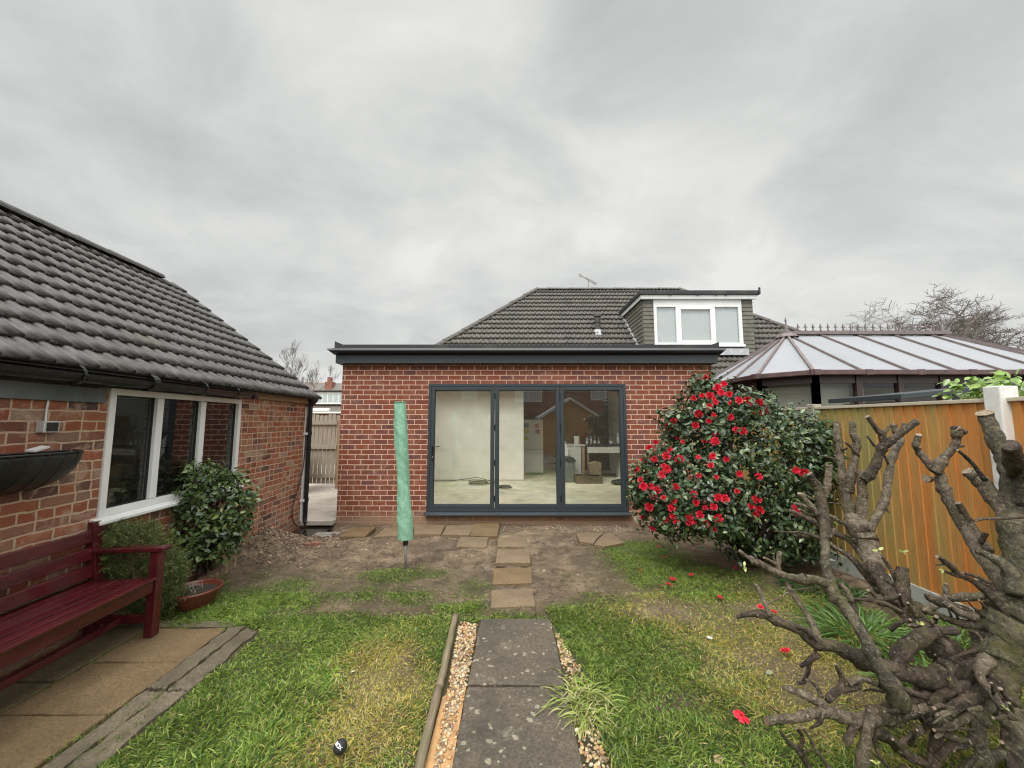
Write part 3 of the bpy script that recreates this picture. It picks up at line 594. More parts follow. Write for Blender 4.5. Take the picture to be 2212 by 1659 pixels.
tw.add(pts, [(i*7+j, (i+1)*7+j, (i+1)*7+j+1, i*7+j+1) for i in range(8) for j in range(6)])
o = tw.build('towel', simple('white_cloth', (0.72, 0.72, 0.70), 0.9, 0.05), smooth=True); sm = o.modifiers.new('thick', 'SOLIDIFY'); sm.thickness = 0.006
tag(o, 'crumpled white towel hanging in the room behind the right-hand door post', 'towel')
BN = thing('waste_bin', 'grey plastic bin with black lid beside the counter end', 'bin', (1.42, 10.2, 0.1))
mb = MB(); mb.prism([(1.22, 0.103), (1.58, 0.103), (1.62, 0.62), (1.18, 0.62)], 1, 10.05, 10.4); mb.build('bin_body', simple('grey_bin', (0.12, 0.14, 0.13), 0.5), BN, bevel=0.02)
mb = MB(); mb.prism([(1.16, 0.622), (1.66, 0.622), (1.60, 0.72), (1.40, 0.75), (1.22, 0.72)], 1, 10.03, 10.42); mb.build('bin_lid', M['rubber'], BN, bevel=0.015)
mb = MB(); mb.box(1.60, 2.28, 9.86, 9.90, 0.102, 0.28); mb.box(1.60, 2.28, 10.3, 10.34, 0.102, 0.28); mb.box(1.60, 1.64, 9.9, 10.3, 0.102, 0.28); mb.box(2.24, 2.28, 9.9, 10.3, 0.102, 0.28); mb.box(1.64, 2.24, 9.9, 10.3, 0.102, 0.12)
tag(mb.build('wooden_tray', woodmat('dark_tray_wood', (0.08, 0.06, 0.03), (0.15, 0.11, 0.06), 6, 0), bevel=0.004), 'low dark wooden tray on the floor in front of the counter', 'tray')
mb = MB(); mb.prism([(2.02, 0.285), (2.3, 0.285), (2.32, 0.58), (2.2, 0.62), (2.0, 0.56)], 1, 10.12, 10.42)
tag(mb.build('cardboard_box', simple('worn_cardboard', (0.24, 0.18, 0.10), 0.85, 0.2), bevel=0.006), 'brown cardboard box behind the low dark tray under the counter', 'box')
mb = MB(); mb.lathe([(0, 0), (0.1, 0.005), (0.15, 0.05), (0.13, 0.1), (0.06, 0.13), (0, 0.13)], (0, 0, 0), 14); o = mb.build('black_bag', M['rubber'], smooth=True); o.scale = (1.7, 1, 1); o.location = (2.70, 9.75, 0.1); tag(o, 'low black bag lying on the room floor behind the right door edge', 'bag')
mb = MB(); mb.lathe([(0, 0), (0.12, 0.0), (0.14, 0.04), (0.1, 0.1), (0, 0.12)], (0, 0, 0), 12); o = mb.build('white_bag', simple('white_bag', (0.5, 0.5, 0.45), .6), smooth=True); o.scale = (1.6, 1, 1); o.location = (2.80, 10.0, 0.15); o.rotation_euler = (0, -.25, 0); tag(o, 'pale crumpled bag heaped behind the low black bag', 'bag')
def coil(cx, cy, r, turns, label, tail=None, up=0):
    pts = []; rr = random.Random(int(cx*10))
    for i in range(turns*16):
        a = 2*math.pi*i/16; q = r*(0.82 + 0.2*math.sin(i*0.37) + 0.1*rr.random()); pts.append((cx+q*math.cos(a), cy+q*0.9*math.sin(a), 0.112 + 0.004*i/8 + up*max(0, math.sin(i*.11))))
    if tail: pts += tail
    o = MB().tube(pts, 0.009, 6).build('cable_coil', M['cable'], smooth=True); tag(o, label, 'cable')
coil(-0.80, 9.75, 0.26, 5, 'dark cable looped loosely on the floor behind the left door leaf', [(-0.4, 9.95, .12), (-0.9, 10.15, .22), (-1.6, 10.2, .12), (-2.5, 10.25, .11)], 0.04)
coil(-0.15, 9.2, 0.17, 6, 'neat dark coil of cable on the floor behind the middle door leaf')

# ------------------------------------------------------------------ the bungalow behind
BU = thing('bungalow', 'bungalow with hipped brown tiled roof and a flat-roofed dormer behind the extension', 'house', (3.85, 10.2, -0.08))
RS = 0.895; ry, rzv = 15.0, 6.9; rx0, rx1 = 1.0, 6.72; ey = 10.05; ez = rzv - RS*(ry-ey)
mb = MB(); mb.box(-3.6, XL-0.003, 10.2, 10.4, -0.3, ez+0.1); mb.box(XR+0.003, 11.5, 10.2, 10.4, -0.3, ez+0.1); mb.box(-3.6, -3.4, 10.4, 19.8, -0.3, ez+0.1); mb.box(11.3, 11.5, 10.4, 19.8, -0.3, ez+0.1); mb.box(-3.4, 11.3, 19.6, 19.8, -0.3, ez+0.1)
mb.build('wall', M['dark_brick'], BU)
sv = Vector((0, 1, RS)).normalized(); SL = math.hypot(ry-ey, rzv-ez)
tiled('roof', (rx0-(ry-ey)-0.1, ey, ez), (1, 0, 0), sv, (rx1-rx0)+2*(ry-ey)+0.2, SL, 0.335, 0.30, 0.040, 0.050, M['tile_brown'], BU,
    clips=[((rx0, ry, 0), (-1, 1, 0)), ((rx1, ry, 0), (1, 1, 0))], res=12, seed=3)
roof_back = MB(); d_ = ry-ey
roof_back.add([(rx0-d_, ey, ez-.03), (rx0, ry, rzv-.03), (rx0-d_, ry+d_, ez-.03), (rx1+d_, ey, ez-.03), (rx1, ry, rzv-.03), (rx1+d_, ry+d_, ez-.03)], [(0, 1, 2), (3, 5, 4), (2, 1, 4, 5), (0, 3, 4, 1)])
o = roof_back.build('roof_underlay', M['tile_far'], BU); a = o.data.color_attributes.new('col', 'FLOAT_COLOR', 'POINT'); a.data.foreach_set('color', [0.9]*(4*len(o.data.vertices)))
ridge_tiles('ridge', (rx0-0.05, ry, rzv+0.03), (rx1, ry, rzv+0.03), M['tile_brown'], BU)
ridge_tiles('hip_ridge', (rx0-d_, ey, ez+0.05), (rx0, ry, rzv+0.05), M['tile_brown'], BU); ridge_tiles('hip_ridge', (rx1+d_, ey, ez+0.05), (rx1, ry, rzv+0.05), M['tile_brown'], BU)
MB().box(XR+0.3, 11.5, 9.98, 10.08, ez-0.12, ez-0.02).build('gutter', M['white_upvc'], BU)
def on_roof(u, v):
    lo, hi = 10.0, 15.0
    for _ in range(40):
        mid = (lo+hi)/2; p = at(u, v, mid)
        if p.z > rzv - RS*(ry-mid): lo = mid
        else: hi = mid
    return at(u, v, lo)
# dormer
DY = 11.3; dx0, dx1 = 3.93, 7.22; dzt = 5.32; dzb = 3.45
clad = simple('green_grey_cladding_tile', (0.135, 0.128, 0.104), 0.75, 0.22, 6, 0.3, 40, dirt=((0.09, 0.095, 0.05), 0.6))
mb = MB(); zz = dzb
while zz < dzt - 0.05:
    h = min(0.125, dzt-zz)
    for x0, x1 in ((dx0, 4.27), (6.86, dx1)): mb.prism([(DY-0.03, zz), (DY-0.012, zz+h), (DY+0.02, zz+h), (DY+0.02, zz)], 0, x0, x1)
    for xs_, sg in ((dx0, -1), (dx1, 1)): mb.prism([(xs_+sg*0.03, zz), (xs_+sg*0.012, zz+h), (xs_, zz+h), (xs_, zz)], 1, DY+0.021, 13.4)
    zz += 0.125
mb.box(dx0+.001, 4.27, DY+0.021, DY+0.1, dzb, dzt); mb.box(6.86, dx1-.001, DY+0.021, DY+0.1, dzb, dzt); mb.box(4.27, 6.86, DY+0.02, DY+0.1, dzb, 3.86)
mb.build('dormer_cladding', clad, BU)
mb = MB(); mb.box(dx0-0.14, dx1+0.16, DY-0.19, 13.6, dzt+0.10, dzt+0.22); mb.tube([(dx1+0.12, DY-0.2, dzt+0.1), (dx1+0.12, DY-0.2, dzt+0.3)], 0.03, 8)
for x in (4.7, 5.5, 6.05, 6.35): mb.box(x, x+0.03, DY-0.20, DY-0.16, dzt+0.05, dzt+0.12)
mb.build('dormer_roof', M['black_edge'], BU, bevel=0.01)
mb = MB(); mb.box(dx0-0.09, dx1+0.09, DY-0.13, DY-0.10, dzt-0.02, dzt+0.098); mb.box(dx0-0.09, dx0-0.06, DY-0.10, 13.5, dzt-0.02, dzt+0.098); mb.box(dx0-0.06, dx1+0.06, DY-0.10, DY-0.035, dzt-0.02, dzt)
mb.box(4.27, 6.83, DY-0.045, DY+0.0, 5.13, dzt-0.022); mb.box(4.24, 4.27, DY-0.05, DY, 3.86, dzt-.022); mb.box(6.83, 6.87, DY-0.05, DY, 3.86, dzt-.022)
mb.build('dormer_fascia', M['far_white'], BU, bevel=0.004)
mb = MB(); window_frame(mb, 4.271, 6.829, 3.93, 5.128, DY-0.05, DY+0.02, 0.055); mb.box(4.90, 5.05, DY-0.05, DY+.02, 3.985, 5.073); mb.box(5.93, 6.07, DY-0.05, DY+.02, 3.985, 5.073)
mb.box(5.05, 5.93, DY-0.055, DY+.01, 5.0, 5.072); mb.box(5.05, 5.93, DY-0.055, DY+.01, 3.986, 4.05)
wf = mb.build('window', M['white_upvc'], BU, bevel=0.005)
mb = MB(); mb.box(4.326, 4.90, DY-0.012, DY-0.006, 3.985, 5.073); mb.box(5.05, 5.93, DY-0.012, DY-0.006, 4.05, 5.0); mb.box(6.07, 6.774, DY-0.012, DY-0.006, 3.985, 5.073); mb.build('glass_pane', glassmat('dormer_glass', 1.1, tint=(0.95, 0.96, 0.96)), wf)
MB().box(4.327, 6.773, DY+0.03, DY+0.05, 3.99, 5.12).build('blind', M['blind'], wf)
MB().box(4.20, 6.90, DY-0.10, DY-0.051, 3.86, 3.928).build('window_sill', M['white_upvc'], wf, bevel=0.005)
mb = MB(); mb.box(4.2, 6.95, DY-0.16, DY-0.035, 3.60, 3.79); a0 = Vector((dx0-0.02, DY-0.1, rzv-RS*(ry-DY+.1)+0.04)); a1 = Vector((dx0-0.02, 13.3, rzv-RS*(ry-13.3)+0.04)); mb.beam(a0, a1, 0.17, 0.03); mb.build('flashing', M['lead'], BU)
p = on_roof(1291, 716); mb = MB(); mb.tube([(p.x, p.y, p.z-0.1), (p.x, p.y, p.z+0.5)], 0.085, 12); mb.tube([(p.x, p.y, p.z+0.3), (p.x, p.y, p.z+0.34)], 0.11, 12); mb.tube([(p.x, p.y, p.z+0.5), (p.x, p.y, p.z+0.56)], [0.13, 0.12], 12)
vp = mb.build('vent_pipe', M['black_plastic'] if 0 else simple('grey_vent_pipe', (0.075, 0.07, 0.065), 0.7), BU, smooth=False)
mb = MB(); mb.lathe([(0.22, -0.16), (0.13, 0.04), (0.09, 0.06)], (p.x, p.y, p.z), 10); mb.build('pipe_flashing', M['lead'], BU)
TA = thing('tv_aerial', 'thin grey television aerial on the ridge of the bungalow roof', 'aerial', (3.07, 15.0, 6.95))
bx = 3.07
MB().tube([(bx, 15, 6.9), (bx, 15, 7.33)], 0.022, 6).build('mast', M['post_concrete'], TA)
mb = MB(); a0 = Vector((bx-0.28, 15.0, 7.50)); a1 = Vector((bx+0.32, 15.0, 7.10+.05)); mb.tube([a0, a1], 0.02, 6)
for k in range(11):
    c = a0.lerp(a1, 0.3 + 0.68*k/10); mb.tube([c+Vector((0.02, -0.09, 0.03)), c+Vector((-0.02, 0.09, -0.03))], 0.006, 4)
for k in range(6): mb.tube([a0+Vector((-.08+.02*k, -0.15, .05-.02*k)), a0+Vector((-.08+.02*k, 0.15, .09-.02*k))], 0.006, 4)
mb.obox(a0+Vector((-.03, 0, .02)), (.2, .02, .16)); mb.build('aerial_boom', M['stainless'], TA)

# ------------------------------------------------------------------ conservatory next door
CO = thing('conservatory', 'white-roofed conservatory with dark brown frames and a spiked ridge beyond the fence', 'conservatory', (7.5, 7.6, -0.08))
cez = 2.50; apL = Vector((6.02, 8.3, 3.53)); apR = Vector((9.45, 8.3, 3.53))
eav = [(10.95, 9.5), (10.95, 7.1), (10.35, 6.5), (5.12, 6.5), (4.57, 7.1), (4.57, 9.5), (5.12, 10.1), (10.35, 10.1)]
poly = simple('white_polycarbonate', (0.30, 0.308, 0.332), 0.5, 0.03, 1.5, 0.0, dirt=((0.24, 0.25, 0.26), 0.5))
mb = MB(); E3 = [Vector((x, y, cez)) for x, y in eav]
mb.add([E3[0], E3[1], E3[2], E3[3], E3[4], E3[5], E3[6], E3[7], apL, apR], [(0, 1, 9), (1, 2, 9), (2, 3, 8, 9), (3, 4, 8), (4, 5, 8), (5, 6, 8), (6, 7, 9, 8), (7, 0, 9)])
mb.build('roof', poly, CO)
mb = MB()
up_ = Vector((0, 0, 0.025))
for e in E3: mb.beam(e+up_, (apL if e.x < 7 else apR)+up_, 0.045, 0.045)
x = 5.95
while x < 10.2: mb.beam((x, 6.5, cez+.02), (min(max(x, 6.05), 9.4), 8.3, 3.55), 0.032, 0.04); mb.beam((x, 10.1, cez+.02), (min(max(x, 6.05), 9.4), 8.3, 3.55), 0.045, 0.045); x += 0.8
for yy in (7.9, 8.7): mb.beam((4.57, yy, cez+.02), (6.0, 8.3, 3.55), 0.045, 0.045)
mb.build('glazing_bar', M['brown_bar'], CO)
mb = MB(); mb.beam(apL+Vector((-.12, 0, .05)), apR+Vector((.12, 0, .05)), 0.14, 0.06); mb.lathe([(0.22, -0.05), (0.16, 0.03), (0.06, 0.06), (0.0, 0.06)], apL, 12); mb.build('ridge', M['brown_bar'], CO)
mb = MB(); x = 6.28
while x < 9.30:
    mb.beam((x, 8.3, 3.6), (x, 8.3, 3.74), 0.018, 0.018, (1, 0, 0)); mb.prism([(x-0.018, 3.73), (x, 3.70), (x+0.018, 3.73), (x, 3.80)], 1, 8.293, 8.307)
    for sg in (-1, 1): mb.tube([(x, 8.3, 3.70), (x+sg*0.03, 8.3, 3.725), (x+sg*0.045, 8.3, 3.705)], 0.007, 5); mb.tube([(x, 8.3, 3.655), (x+sg*0.06, 8.3, 3.625), (x+sg*0.085, 8.3, 3.64)], 0.008, 5)
    x += 0.165
mb.beam((6.05, 8.3, 3.615), (9.4, 8.3, 3.615), 0.02, 0.03); mb.build('cresting', M['brown_bar'], CO)
for ap in (apL, apR):
    MB().lathe([(0.05, 0.05), (0.07, 0.09), (0.03, 0.13), (0.045, 0.17), (0.02, 0.21), (0.012, 0.3), (0.022, 0.33), (0.0, 0.42)], ap, 10).build('finial', M['brown_bar'], CO, smooth=True)
mb = MB()
for a0, a1 in zip(E3, E3[1:]+E3[:1]):
    d = (a1-a0).normalized(); o_ = Vector((-d.y, d.x, 0)); o_ = o_ if (o_.dot(Vector((7.7, 8.3, 0))-a0) < 0) else -o_
    mb.beam(a0+o_*0.05+Vector((0, 0, -.02)), a1+o_*0.05+Vector((0, 0, -.02)), 0.10, 0.085)
    k = max(1, int((a1-a0).length/0.8))
    for i in range(k+1): c = a0.lerp(a1, i/k)+o_*0.05; mb.obox(c+Vector((0, 0, -.02)), (0.12, 0.12, 0.10))
mb.build('gutter', M['brown_gutter'], CO, bevel=0.01)
mb = MB(); pn = MB()
for a0, a1 in zip(E3, E3[1:]+E3[:1]):
    b0 = a0.copy(); b1 = a1.copy(); cc_ = Vector((7.7, 8.3, 0))
    for p_ in (b0, b1): p_.x += 0.10*(1 if cc_.x > p_.x else -1); p_.y += 0.10*(1 if cc_.y > p_.y else -1)
    mb.beam(b0+Vector((0, 0, -.12)), b1+Vector((0, 0, -.12)), 0.06, 0.14); mb.beam(b0+Vector((0, 0, -1.6)), b1+Vector((0, 0, -1.6)), 0.06, 0.08)
    k = max(1, int(round((a1-a0).length/0.8)))
    for i in range(k+1):
        c = b0.lerp(b1, i/k); mb.box(c.x-0.045, c.x+0.045, c.y-0.045, c.y+0.045, 0.5, cez-0.06)
    n_ = (b1-b0).normalized()
    pn.add([b0+Vector((0, 0, -1.6)), b1+Vector((0, 0, -1.6)), b1+Vector((0, 0, -.15)), b0+Vector((0, 0, -.15))], [(0, 1, 2, 3)])
mb.build('window_frame', M['brown_frame'], CO)
pn.build('glass_pane', M['dark_glass'], CO)
mb = MB(); mb.box(4.8, 10.8, 9.6, 9.7, 0.2, 2.49); mb.box(4.75, 4.78, 7.3, 9.5, 0.2, 2.3); mb.beam((4.80, 7.2, 1.5), (5.27, 6.69, 1.5), .01, 1.8); mb.box(5.35, 5.92, 6.75, 6.77, 0.5, 2.38); mb.box(6.0, 6.18, 6.75, 6.77, 0.5, 2.38); mb.build('blind', simple('pale_green_blind', (0.42, 0.43, 0.38), 0.9, 0.05), CO)
mb = MB(); mb.box(4.6, 10.9, 6.55, 6.68, -0.3, 0.52); mb.box(4.65, 10.9, 6.7, 10.0, -0.3, 0.1); mb.build('base_wall', M['dark_brick'], CO)

# ------------------------------------------------------------------ brick garage on the left
GR = thing('brick_garage', 'old red brick outbuilding with dark ribbed tile roof and a white three-pane window', 'outbuilding', (GX, GY, 0), GA)
B = dict(local=True)
WY0, WY1, WZ0, WZ1 = -3.475, -1.795, 0.885, 1.93
mb = MB(); mb.box(-0.11, 0, -7.6, WY0, -0.3, 2.04); mb.box(-0.11, 0, WY1, 0, -0.3, 2.04); mb.box(-0.11, 0, WY0, WY1, -0.3, WZ0); mb.box(-0.11, 0, WY0, WY1, WZ1, 2.04)
mb.prism([(-4.8, -0.3), (-0.111, -0.3), (-0.111, 2.0), (-2.4, 3.92), (-4.8, 2.0)], 1, -0.11, 0); mb.prism([(-4.8, -0.3), (-0.111, -0.3), (-0.111, 2.0), (-2.4, 3.92), (-4.8, 2.0)], 1, -7.6, -7.49); mb.box(-4.8, -4.69, -7.48, -0.12, -0.3, 2.0)
mb.build('wall', M['old_brick'], GR, **B)
mb = MB(); mb.box(-4.6, -0.12, -7.4, -0.2, -0.05, 0.0); mb.box(-2.6, -2.5, -7.4, -0.2, 0.0, 2.0); mb.build('inner_wall', simple('dim_brown_wall', (0.10, 0.075, 0.06), 0.9, 0.3, 2), GR, **B)
Wg = rootmat(GR); gs = math.hypot(2.57, 2.07)
def gw(x, y, z): return Wg @ Vector((x, y, z))
u0 = (Wg.to_3x3() @ Vector((0, 1, 0))); s0 = (Wg.to_3x3() @ Vector((-2.57, 0, 1.99)))
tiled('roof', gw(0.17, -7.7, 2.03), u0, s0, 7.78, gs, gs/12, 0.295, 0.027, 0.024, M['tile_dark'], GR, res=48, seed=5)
u1 = -u0; s1 = (Wg.to_3x3() @ Vector((2.57, 0, 2.07)))
mb = MB(); mb.add([gw(-4.97, -7.7, 2.03), gw(-4.97, 0.05, 2.03), gw(-2.4, 0.05, 3.97), gw(-2.4, -7.7, 3.99), gw(0.15, -7.7, 2.02), gw(0.15, 0.06, 2.02)], [(0, 1, 2, 3), (5, 4, 3, 2)]); o = mb.build('roof_underlay', M['tile_far'], GR)
a = o.data.color_attributes.new('col', 'FLOAT_COLOR', 'POINT'); a.data.foreach_set('color', [0.5]*(4*len(o.data.vertices)))
ridge_tiles('ridge', gw(-2.4, -7.7, 4.055), gw(-2.4, -0.30, 4.055), M['tile_dark'], GR, r=0.12, flat=True)
# half-round gutter
mb = MB(); gyl = [-7.7, -5.2, -3.3, -1.87]; R_ = 0.064
for a0, a1 in zip(gyl, gyl[1:]):
    vs = []
    for y_ in (a0, a1):
        for rr_ in (R_, R_-0.005):
            for j in range(11): an = math.pi + math.pi*j/10; vs.append((0.165+rr_*math.cos(an), y_, 1.995+rr_*math.sin(an)))
    f = []
    for j in range(10): f += [(j, j+1, 22+j+1, 22+j), (11+j+1, 11+j, 33+j, 33+j+1)]
    f += [(0, 11, 33, 22), (10, 32, 43, 21)]; mb.add(vs, f)
    mb.box(0.10, 0.23, a1-0.03, a1+0.03, 1.93, 2.005) if a1 > -1.9 else mb.lathe([(R_+.008, -0.03), (R_+.008, 0.03)], (0.165, a1, 1.985), 16, axis=(0, 1, 0))
for y_ in (-6.6, -5.8, -4.6, -3.9, -2.7, -2.2): mb.lathe([(R_+.006, -0.012), (R_+.006, 0.012)], (0.165, y_, 1.985), 16, axis=(0, 1, 0)); mb.box(0.03, 0.12, y_-.012, y_+.012, 1.95, 1.975)
mb.build('gutter', M['black_plastic'], GR, **B)
MB().box(0.001, 0.03, -7.6, -1.86, 1.925, 2.035).build('fascia', M['black_edge'], GR, **B)
MB().box(0.001, 0.05, -1.85, 0.05, 1.955, 2.03).build('fascia', M['timber'], GR, label='bare pale timber board under the right end of the tiles', **B)
MB().box(0.001, 0.028, -7.6, -3.52, 1.80, 1.917).build('lintel_board', M['slate_paint'], GR, bevel=0.004, **B)
# window
mb = MB(); fw = 0.055
def yframe(mb, y0, y1, z0, z1, x0, x1, wd):
    mb.box(x0, x1, y0, y0+wd, z0, z1); mb.box(x0, x1, y1-wd, y1, z0, z1); mb.box(x0, x1, y0+wd, y1-wd, z1-wd, z1); mb.box(x0, x1, y0+wd, y1-wd, z0, z0+wd)
yframe(mb, WY0+.002, WY1-.002, WZ0+0.002, WZ1-.002, -0.07, 0.018, 0.055)
for y_ in (-2.975, -2.425): mb.box(-0.065, 0.012, y_-0.035, y_+0.035, WZ0+0.06, WZ1-0.06)
wf = mb.build('window', M['white_upvc'], GR, bevel=0.005, **B)
for a0, a1 in ((WY0+.055, -3.01), (-2.94, -2.46), (-2.39, WY1-.055)):
    MB().box(-0.045, -0.040, a0, a1, WZ0+.055, WZ1-.055).build('glass_pane', M['dark_glass'], wf, **B)
    mb = MB(); yframe(mb, a0+.0005, a1-.0005, WZ0+.056, WZ1-.056, -0.04, -0.02, 0.010); mb.build('glass_seal', M['rubber'], wf, **B)
mb = MB(); mb.prism([(-0.02, WZ0-0.045), (0.085, WZ0-0.045), (0.085, WZ0-0.02), (0.02, WZ0+0.001), (-0.02, WZ0+0.001)], 1, WY0-0.05, WY1+0.04)
mb.build('window_sill', M['white_upvc'], wf, bevel=0.004, **B)
# downpipe at the far corner
mb = MB(); mb.tube([(0.055, -0.03, 2.0), (0.055, -0.03, 0.05), (0.065, -0.04, -0.0), (0.10, -0.06, -0.03)], 0.036, 12)
for z_ in (0.35, 1.45): mb.lathe([(0.043, -0.03), (0.043, 0.03)], (0.055, -0.03, z_), 12)
mb.lathe([(0.045, 0), (0.07, 0.04), (0.10, 0.08), (0.10, 0.11)], (0.07, -0.03, 1.93), 12); mb.build('downpipe', M['black_plastic'], GR, **B)
mb = MB()
for z_ in (0.35, 1.45): mb.box(0.0, 0.05, -0.12, -0.05, z_-0.02, z_+0.02)
mb.box(0.002, 0.012, -0.10, -0.004, 0.02, 1.9); mb.build('pipe_bracket', M['white_upvc'], GR, **B)
# loose brown cable down the wall
c_ = [(0.02, -0.25, 1.98), (0.05, -0.1, 1.9), (0.03, -0.09, 1.5), (0.03, -0.10, 1.12), (0.03, -0.16, 0.8), (0.03, -0.34, 0.45), (0.03, -0.42, 0.25), (0.04, -0.36, 0.06), (0.07, -0.18, -0.06), (0.12, -0.02, -0.08)]
def smooth_path(pts, k=6):
    P = [Vector(p) for p in pts]; out = []
    for i in range(len(P)-1):
        p0 = P[max(i-1, 0)]; p1 = P[i]; p2 = P[i+1]; p3 = P[min(i+2, len(P)-1)]
        for j in range(k):
            t = j/k; out.append(0.5*((2*p1) + (p2-p0)*t + (2*p0-5*p1+4*p2-p3)*t*t + (3*p1-p0-3*p2+p3)*t**3))
    out.append(P[-1]); return out
MB().tube(smooth_path(c_), 0.009, 6).build('cable', M['brown_cable'], GR, smooth=True, **B)
# small box with a cable on the wall
JB = thing('junction_box', 'small grey sensor box on a white cable fixed to the left brick wall', 'wall box', gw(0.0, -3.91, 1.6), GA)
mb = MB(); mb.box(0.003, 0.06, -3.965, -3.865, 1.575, 1.655); mb.build('box_body', simple('grey_box_plastic', (0.5, 0.5, 0.49), 0.5, 0.05), JB, bevel=0.006); 
for ob in (JB.children[0],): ob.data.transform(rootmat(JB).inverted() @ Wg @ rootmat(JB))
mb = MB(); mb.box(0.061, 0.066, -3.95, -3.88, 1.585, 1.645); o = mb.build('lens', M['rubber'], JB); o.data.transform(rootmat(JB).inverted() @ Wg @ rootmat(JB))
mb = MB().tube([(0.012, -3.915, 1.655), (0.012, -3.917, 1.72), (0.012, -3.912, 1.80)], 0.006, 6); o = mb.build('white_cable', M['white_upvc'], JB); o.data.transform(rootmat(JB).inverted() @ Wg @ rootmat(JB))
# wall trough
TR = thing('wall_planter', 'black half-basket planter with curved bars hanging empty on the left brick wall', 'planter', gw(0, -4.4, 1.2), GA)
def trough(off, y0, y1, r, dep, n=14, k=26):
    vs = []; fs = []
    for i in range(k+1):
        y = y0 + (y1-y0)*i/k; e = min(1, (min(y-y0, y1-y)/0.30)); e = math.sqrt(max(0.0, 1-(1-e)**2))*0.92 + 0.08
        for j in range(n+1):
            an = math.pi/2*j/n; vs.append(gw(0.01 + (r*e+off)*math.cos(an), y, 1.435 - (dep*e+off)*math.sin(an) + 0))
    for i in range(k):
        for j in range(n): fs.append((i*(n+1)+j, (i+1)*(n+1)+j, (i+1)*(n+1)+j+1, i*(n+1)+j+1))
    return vs, fs
lm = simple('black_trough_liner', (0.016, 0.017, 0.016), 0.45, 0.5, 9, 0.7, 35, dirt=((0.06, 0.07, 0.05), 0.5))
mb = MB(); mb.add(*trough(0, -5.05, -3.73, 0.23, 0.24)); o = mb.build('liner', lm, TR, smooth=True); q = o.modifiers.new('t', 'SOLIDIFY'); q.thickness = 0.004
mb = MB()
for i in range(13):
    y = -5.0 + 1.22*i/12; e = min(1, (min(y+5.05, -3.73-y)/0.30)); e = math.sqrt(max(0.0, 1-(1-e)**2))*0.92+0.08
    mb.tube([gw(0.01+(0.235*e)*math.cos(math.pi/2*j/8), y-0.02*math.sin(j*.4), 1.437-(0.247*e)*math.sin(math.pi/2*j/8)) for j in range(9)], 0.006, 5)
rim = []
for i in range(27):
    y = -5.05+1.32*i/26; e = min(1, (min(y+5.05, -3.73-y)/0.30)); e = math.sqrt(max(0.0, 1-(1-e)**2))*0.92+0.08; rim.append(gw(0.01+0.236*e, y, 1.44))
mb.tube(rim, 0.007, 6); mb.tube([gw(0.01, -5.05, 1.44), gw(0.01, -3.73, 1.44)], 0.007, 6); mb.build('bars', M['black_plastic'], TR)
mb = MB(); mb.add([gw(0.012, -4.98, 1.36), gw(0.012, -3.80, 1.36), gw(0.2, -3.9, 1.37), gw(0.2, -4.9, 1.37)], [(0, 1, 2, 3)]); mb.build('soil', M['compost'], TR)
mb = MB().obox(gw(0.10, -4.02, 1.47), (0.05, 0.11, 0.012), Euler((0.2, 0.1, 0.3))); o = mb.build('plant_tag', M['white_upvc'], TR)

# ------------------------------------------------------------------ side passage: gate, drive, bin, far house
mb = MB(); mb.box(-9, -3.52, 6.78, 15, -0.12, 0.015); mb.box(-3.52, XL-0.004, 6.56, 15, -0.055, 0.015); o = mb.build('concrete_drive', M['concrete'], bevel=0.004); tag(o, kind='structure')
GT = thing('picket_gate', 'weathered grey wooden gate of upright boards closing the side passage', 'gate', (-4.75, 9.7, 0.015))
rr = random.Random(4)
mb = MB(); x = -5.45
while x < -4.36:
    h = 1.83 + rr.uniform(-.03, .02); mb.prism([(x, 0.13), (x+0.088, 0.13), (x+0.088, h-0.03), (x+0.07, h), (x+0.02, h), (x, h-0.03)], 1, 9.70+rr.uniform(0, .006), 9.722); x += 0.105
mb.build('boards', M['grey_wood'], GT)
for z_ in (0.28, 0.98, 1.58): MB().box(-5.47, -4.36, 9.655, 9.698, z_, z_+0.09).build('rail', M['grey_wood'], GT)
mb = MB(); mb.box(-4.345, -4.245, 9.65, 9.75, 0.0, 1.75); mb.build('gate_post', M['timber'], GT)
WB = thing('wheeled_bin', 'black wheeled bin half hidden behind the downpipe in the side passage', 'bin', (-5.15, 9.1, 0.015))
mb = MB(); mb.prism([(-5.45, 0.06), (-4.96, 0.06), (-4.92, 1.0), (-5.5, 1.0)], 1, 8.85, 9.4); mb.build('bin_body', M['rubber'], WB, bevel=0.02)
mb = MB(); mb.prism([(-5.52, 1.0), (-4.86, 1.0), (-4.86, 1.03), (-5.2, 1.08), (-5.52, 1.06)], 1, 8.8, 9.45); mb.build('bin_lid', M['rubber'], WB, bevel=0.01)
MB().lathe([(0.02, -0.025), (0.10, -0.025), (0.10, 0.025), (0.02, 0.025)], (-4.80, 9.1, 0.12), 20, axis=(0.2, 1, 0)).build('wheel', M['rubber'], WB)
FHs = thing('far_house', 'distant house with a long white dormer and red chimney, seen over the gate', 'house', (-23, 49, -0.1))
MB().box(-33, -18.6, 45.2, 52.5, -0.3, 2.9).build('wall', M['dark_brick'], FHs)
mb = MB(); mb.add([(-33.5, 44.7, 2.7), (-18.2, 44.7, 2.7), (-21.5, 49, 6.55), (-33.5, 49, 6.9), (-33.5, 53, 2.7), (-18.2, 53, 2.7)], [(0, 1, 2, 3), (4, 3, 2, 5), (1, 5, 2)]); o = mb.build('roof', M['tile_far'], FHs); a = o.data.color_attributes.new('col', 'FLOAT_COLOR', 'POINT'); a.data.foreach_set('color', [0.95]*(4*len(o.data.vertices)))
MB().box(-33.5, -18.2, 44.55, 44.7, 2.62, 2.8).build('gutter', M['far_white'], FHs)
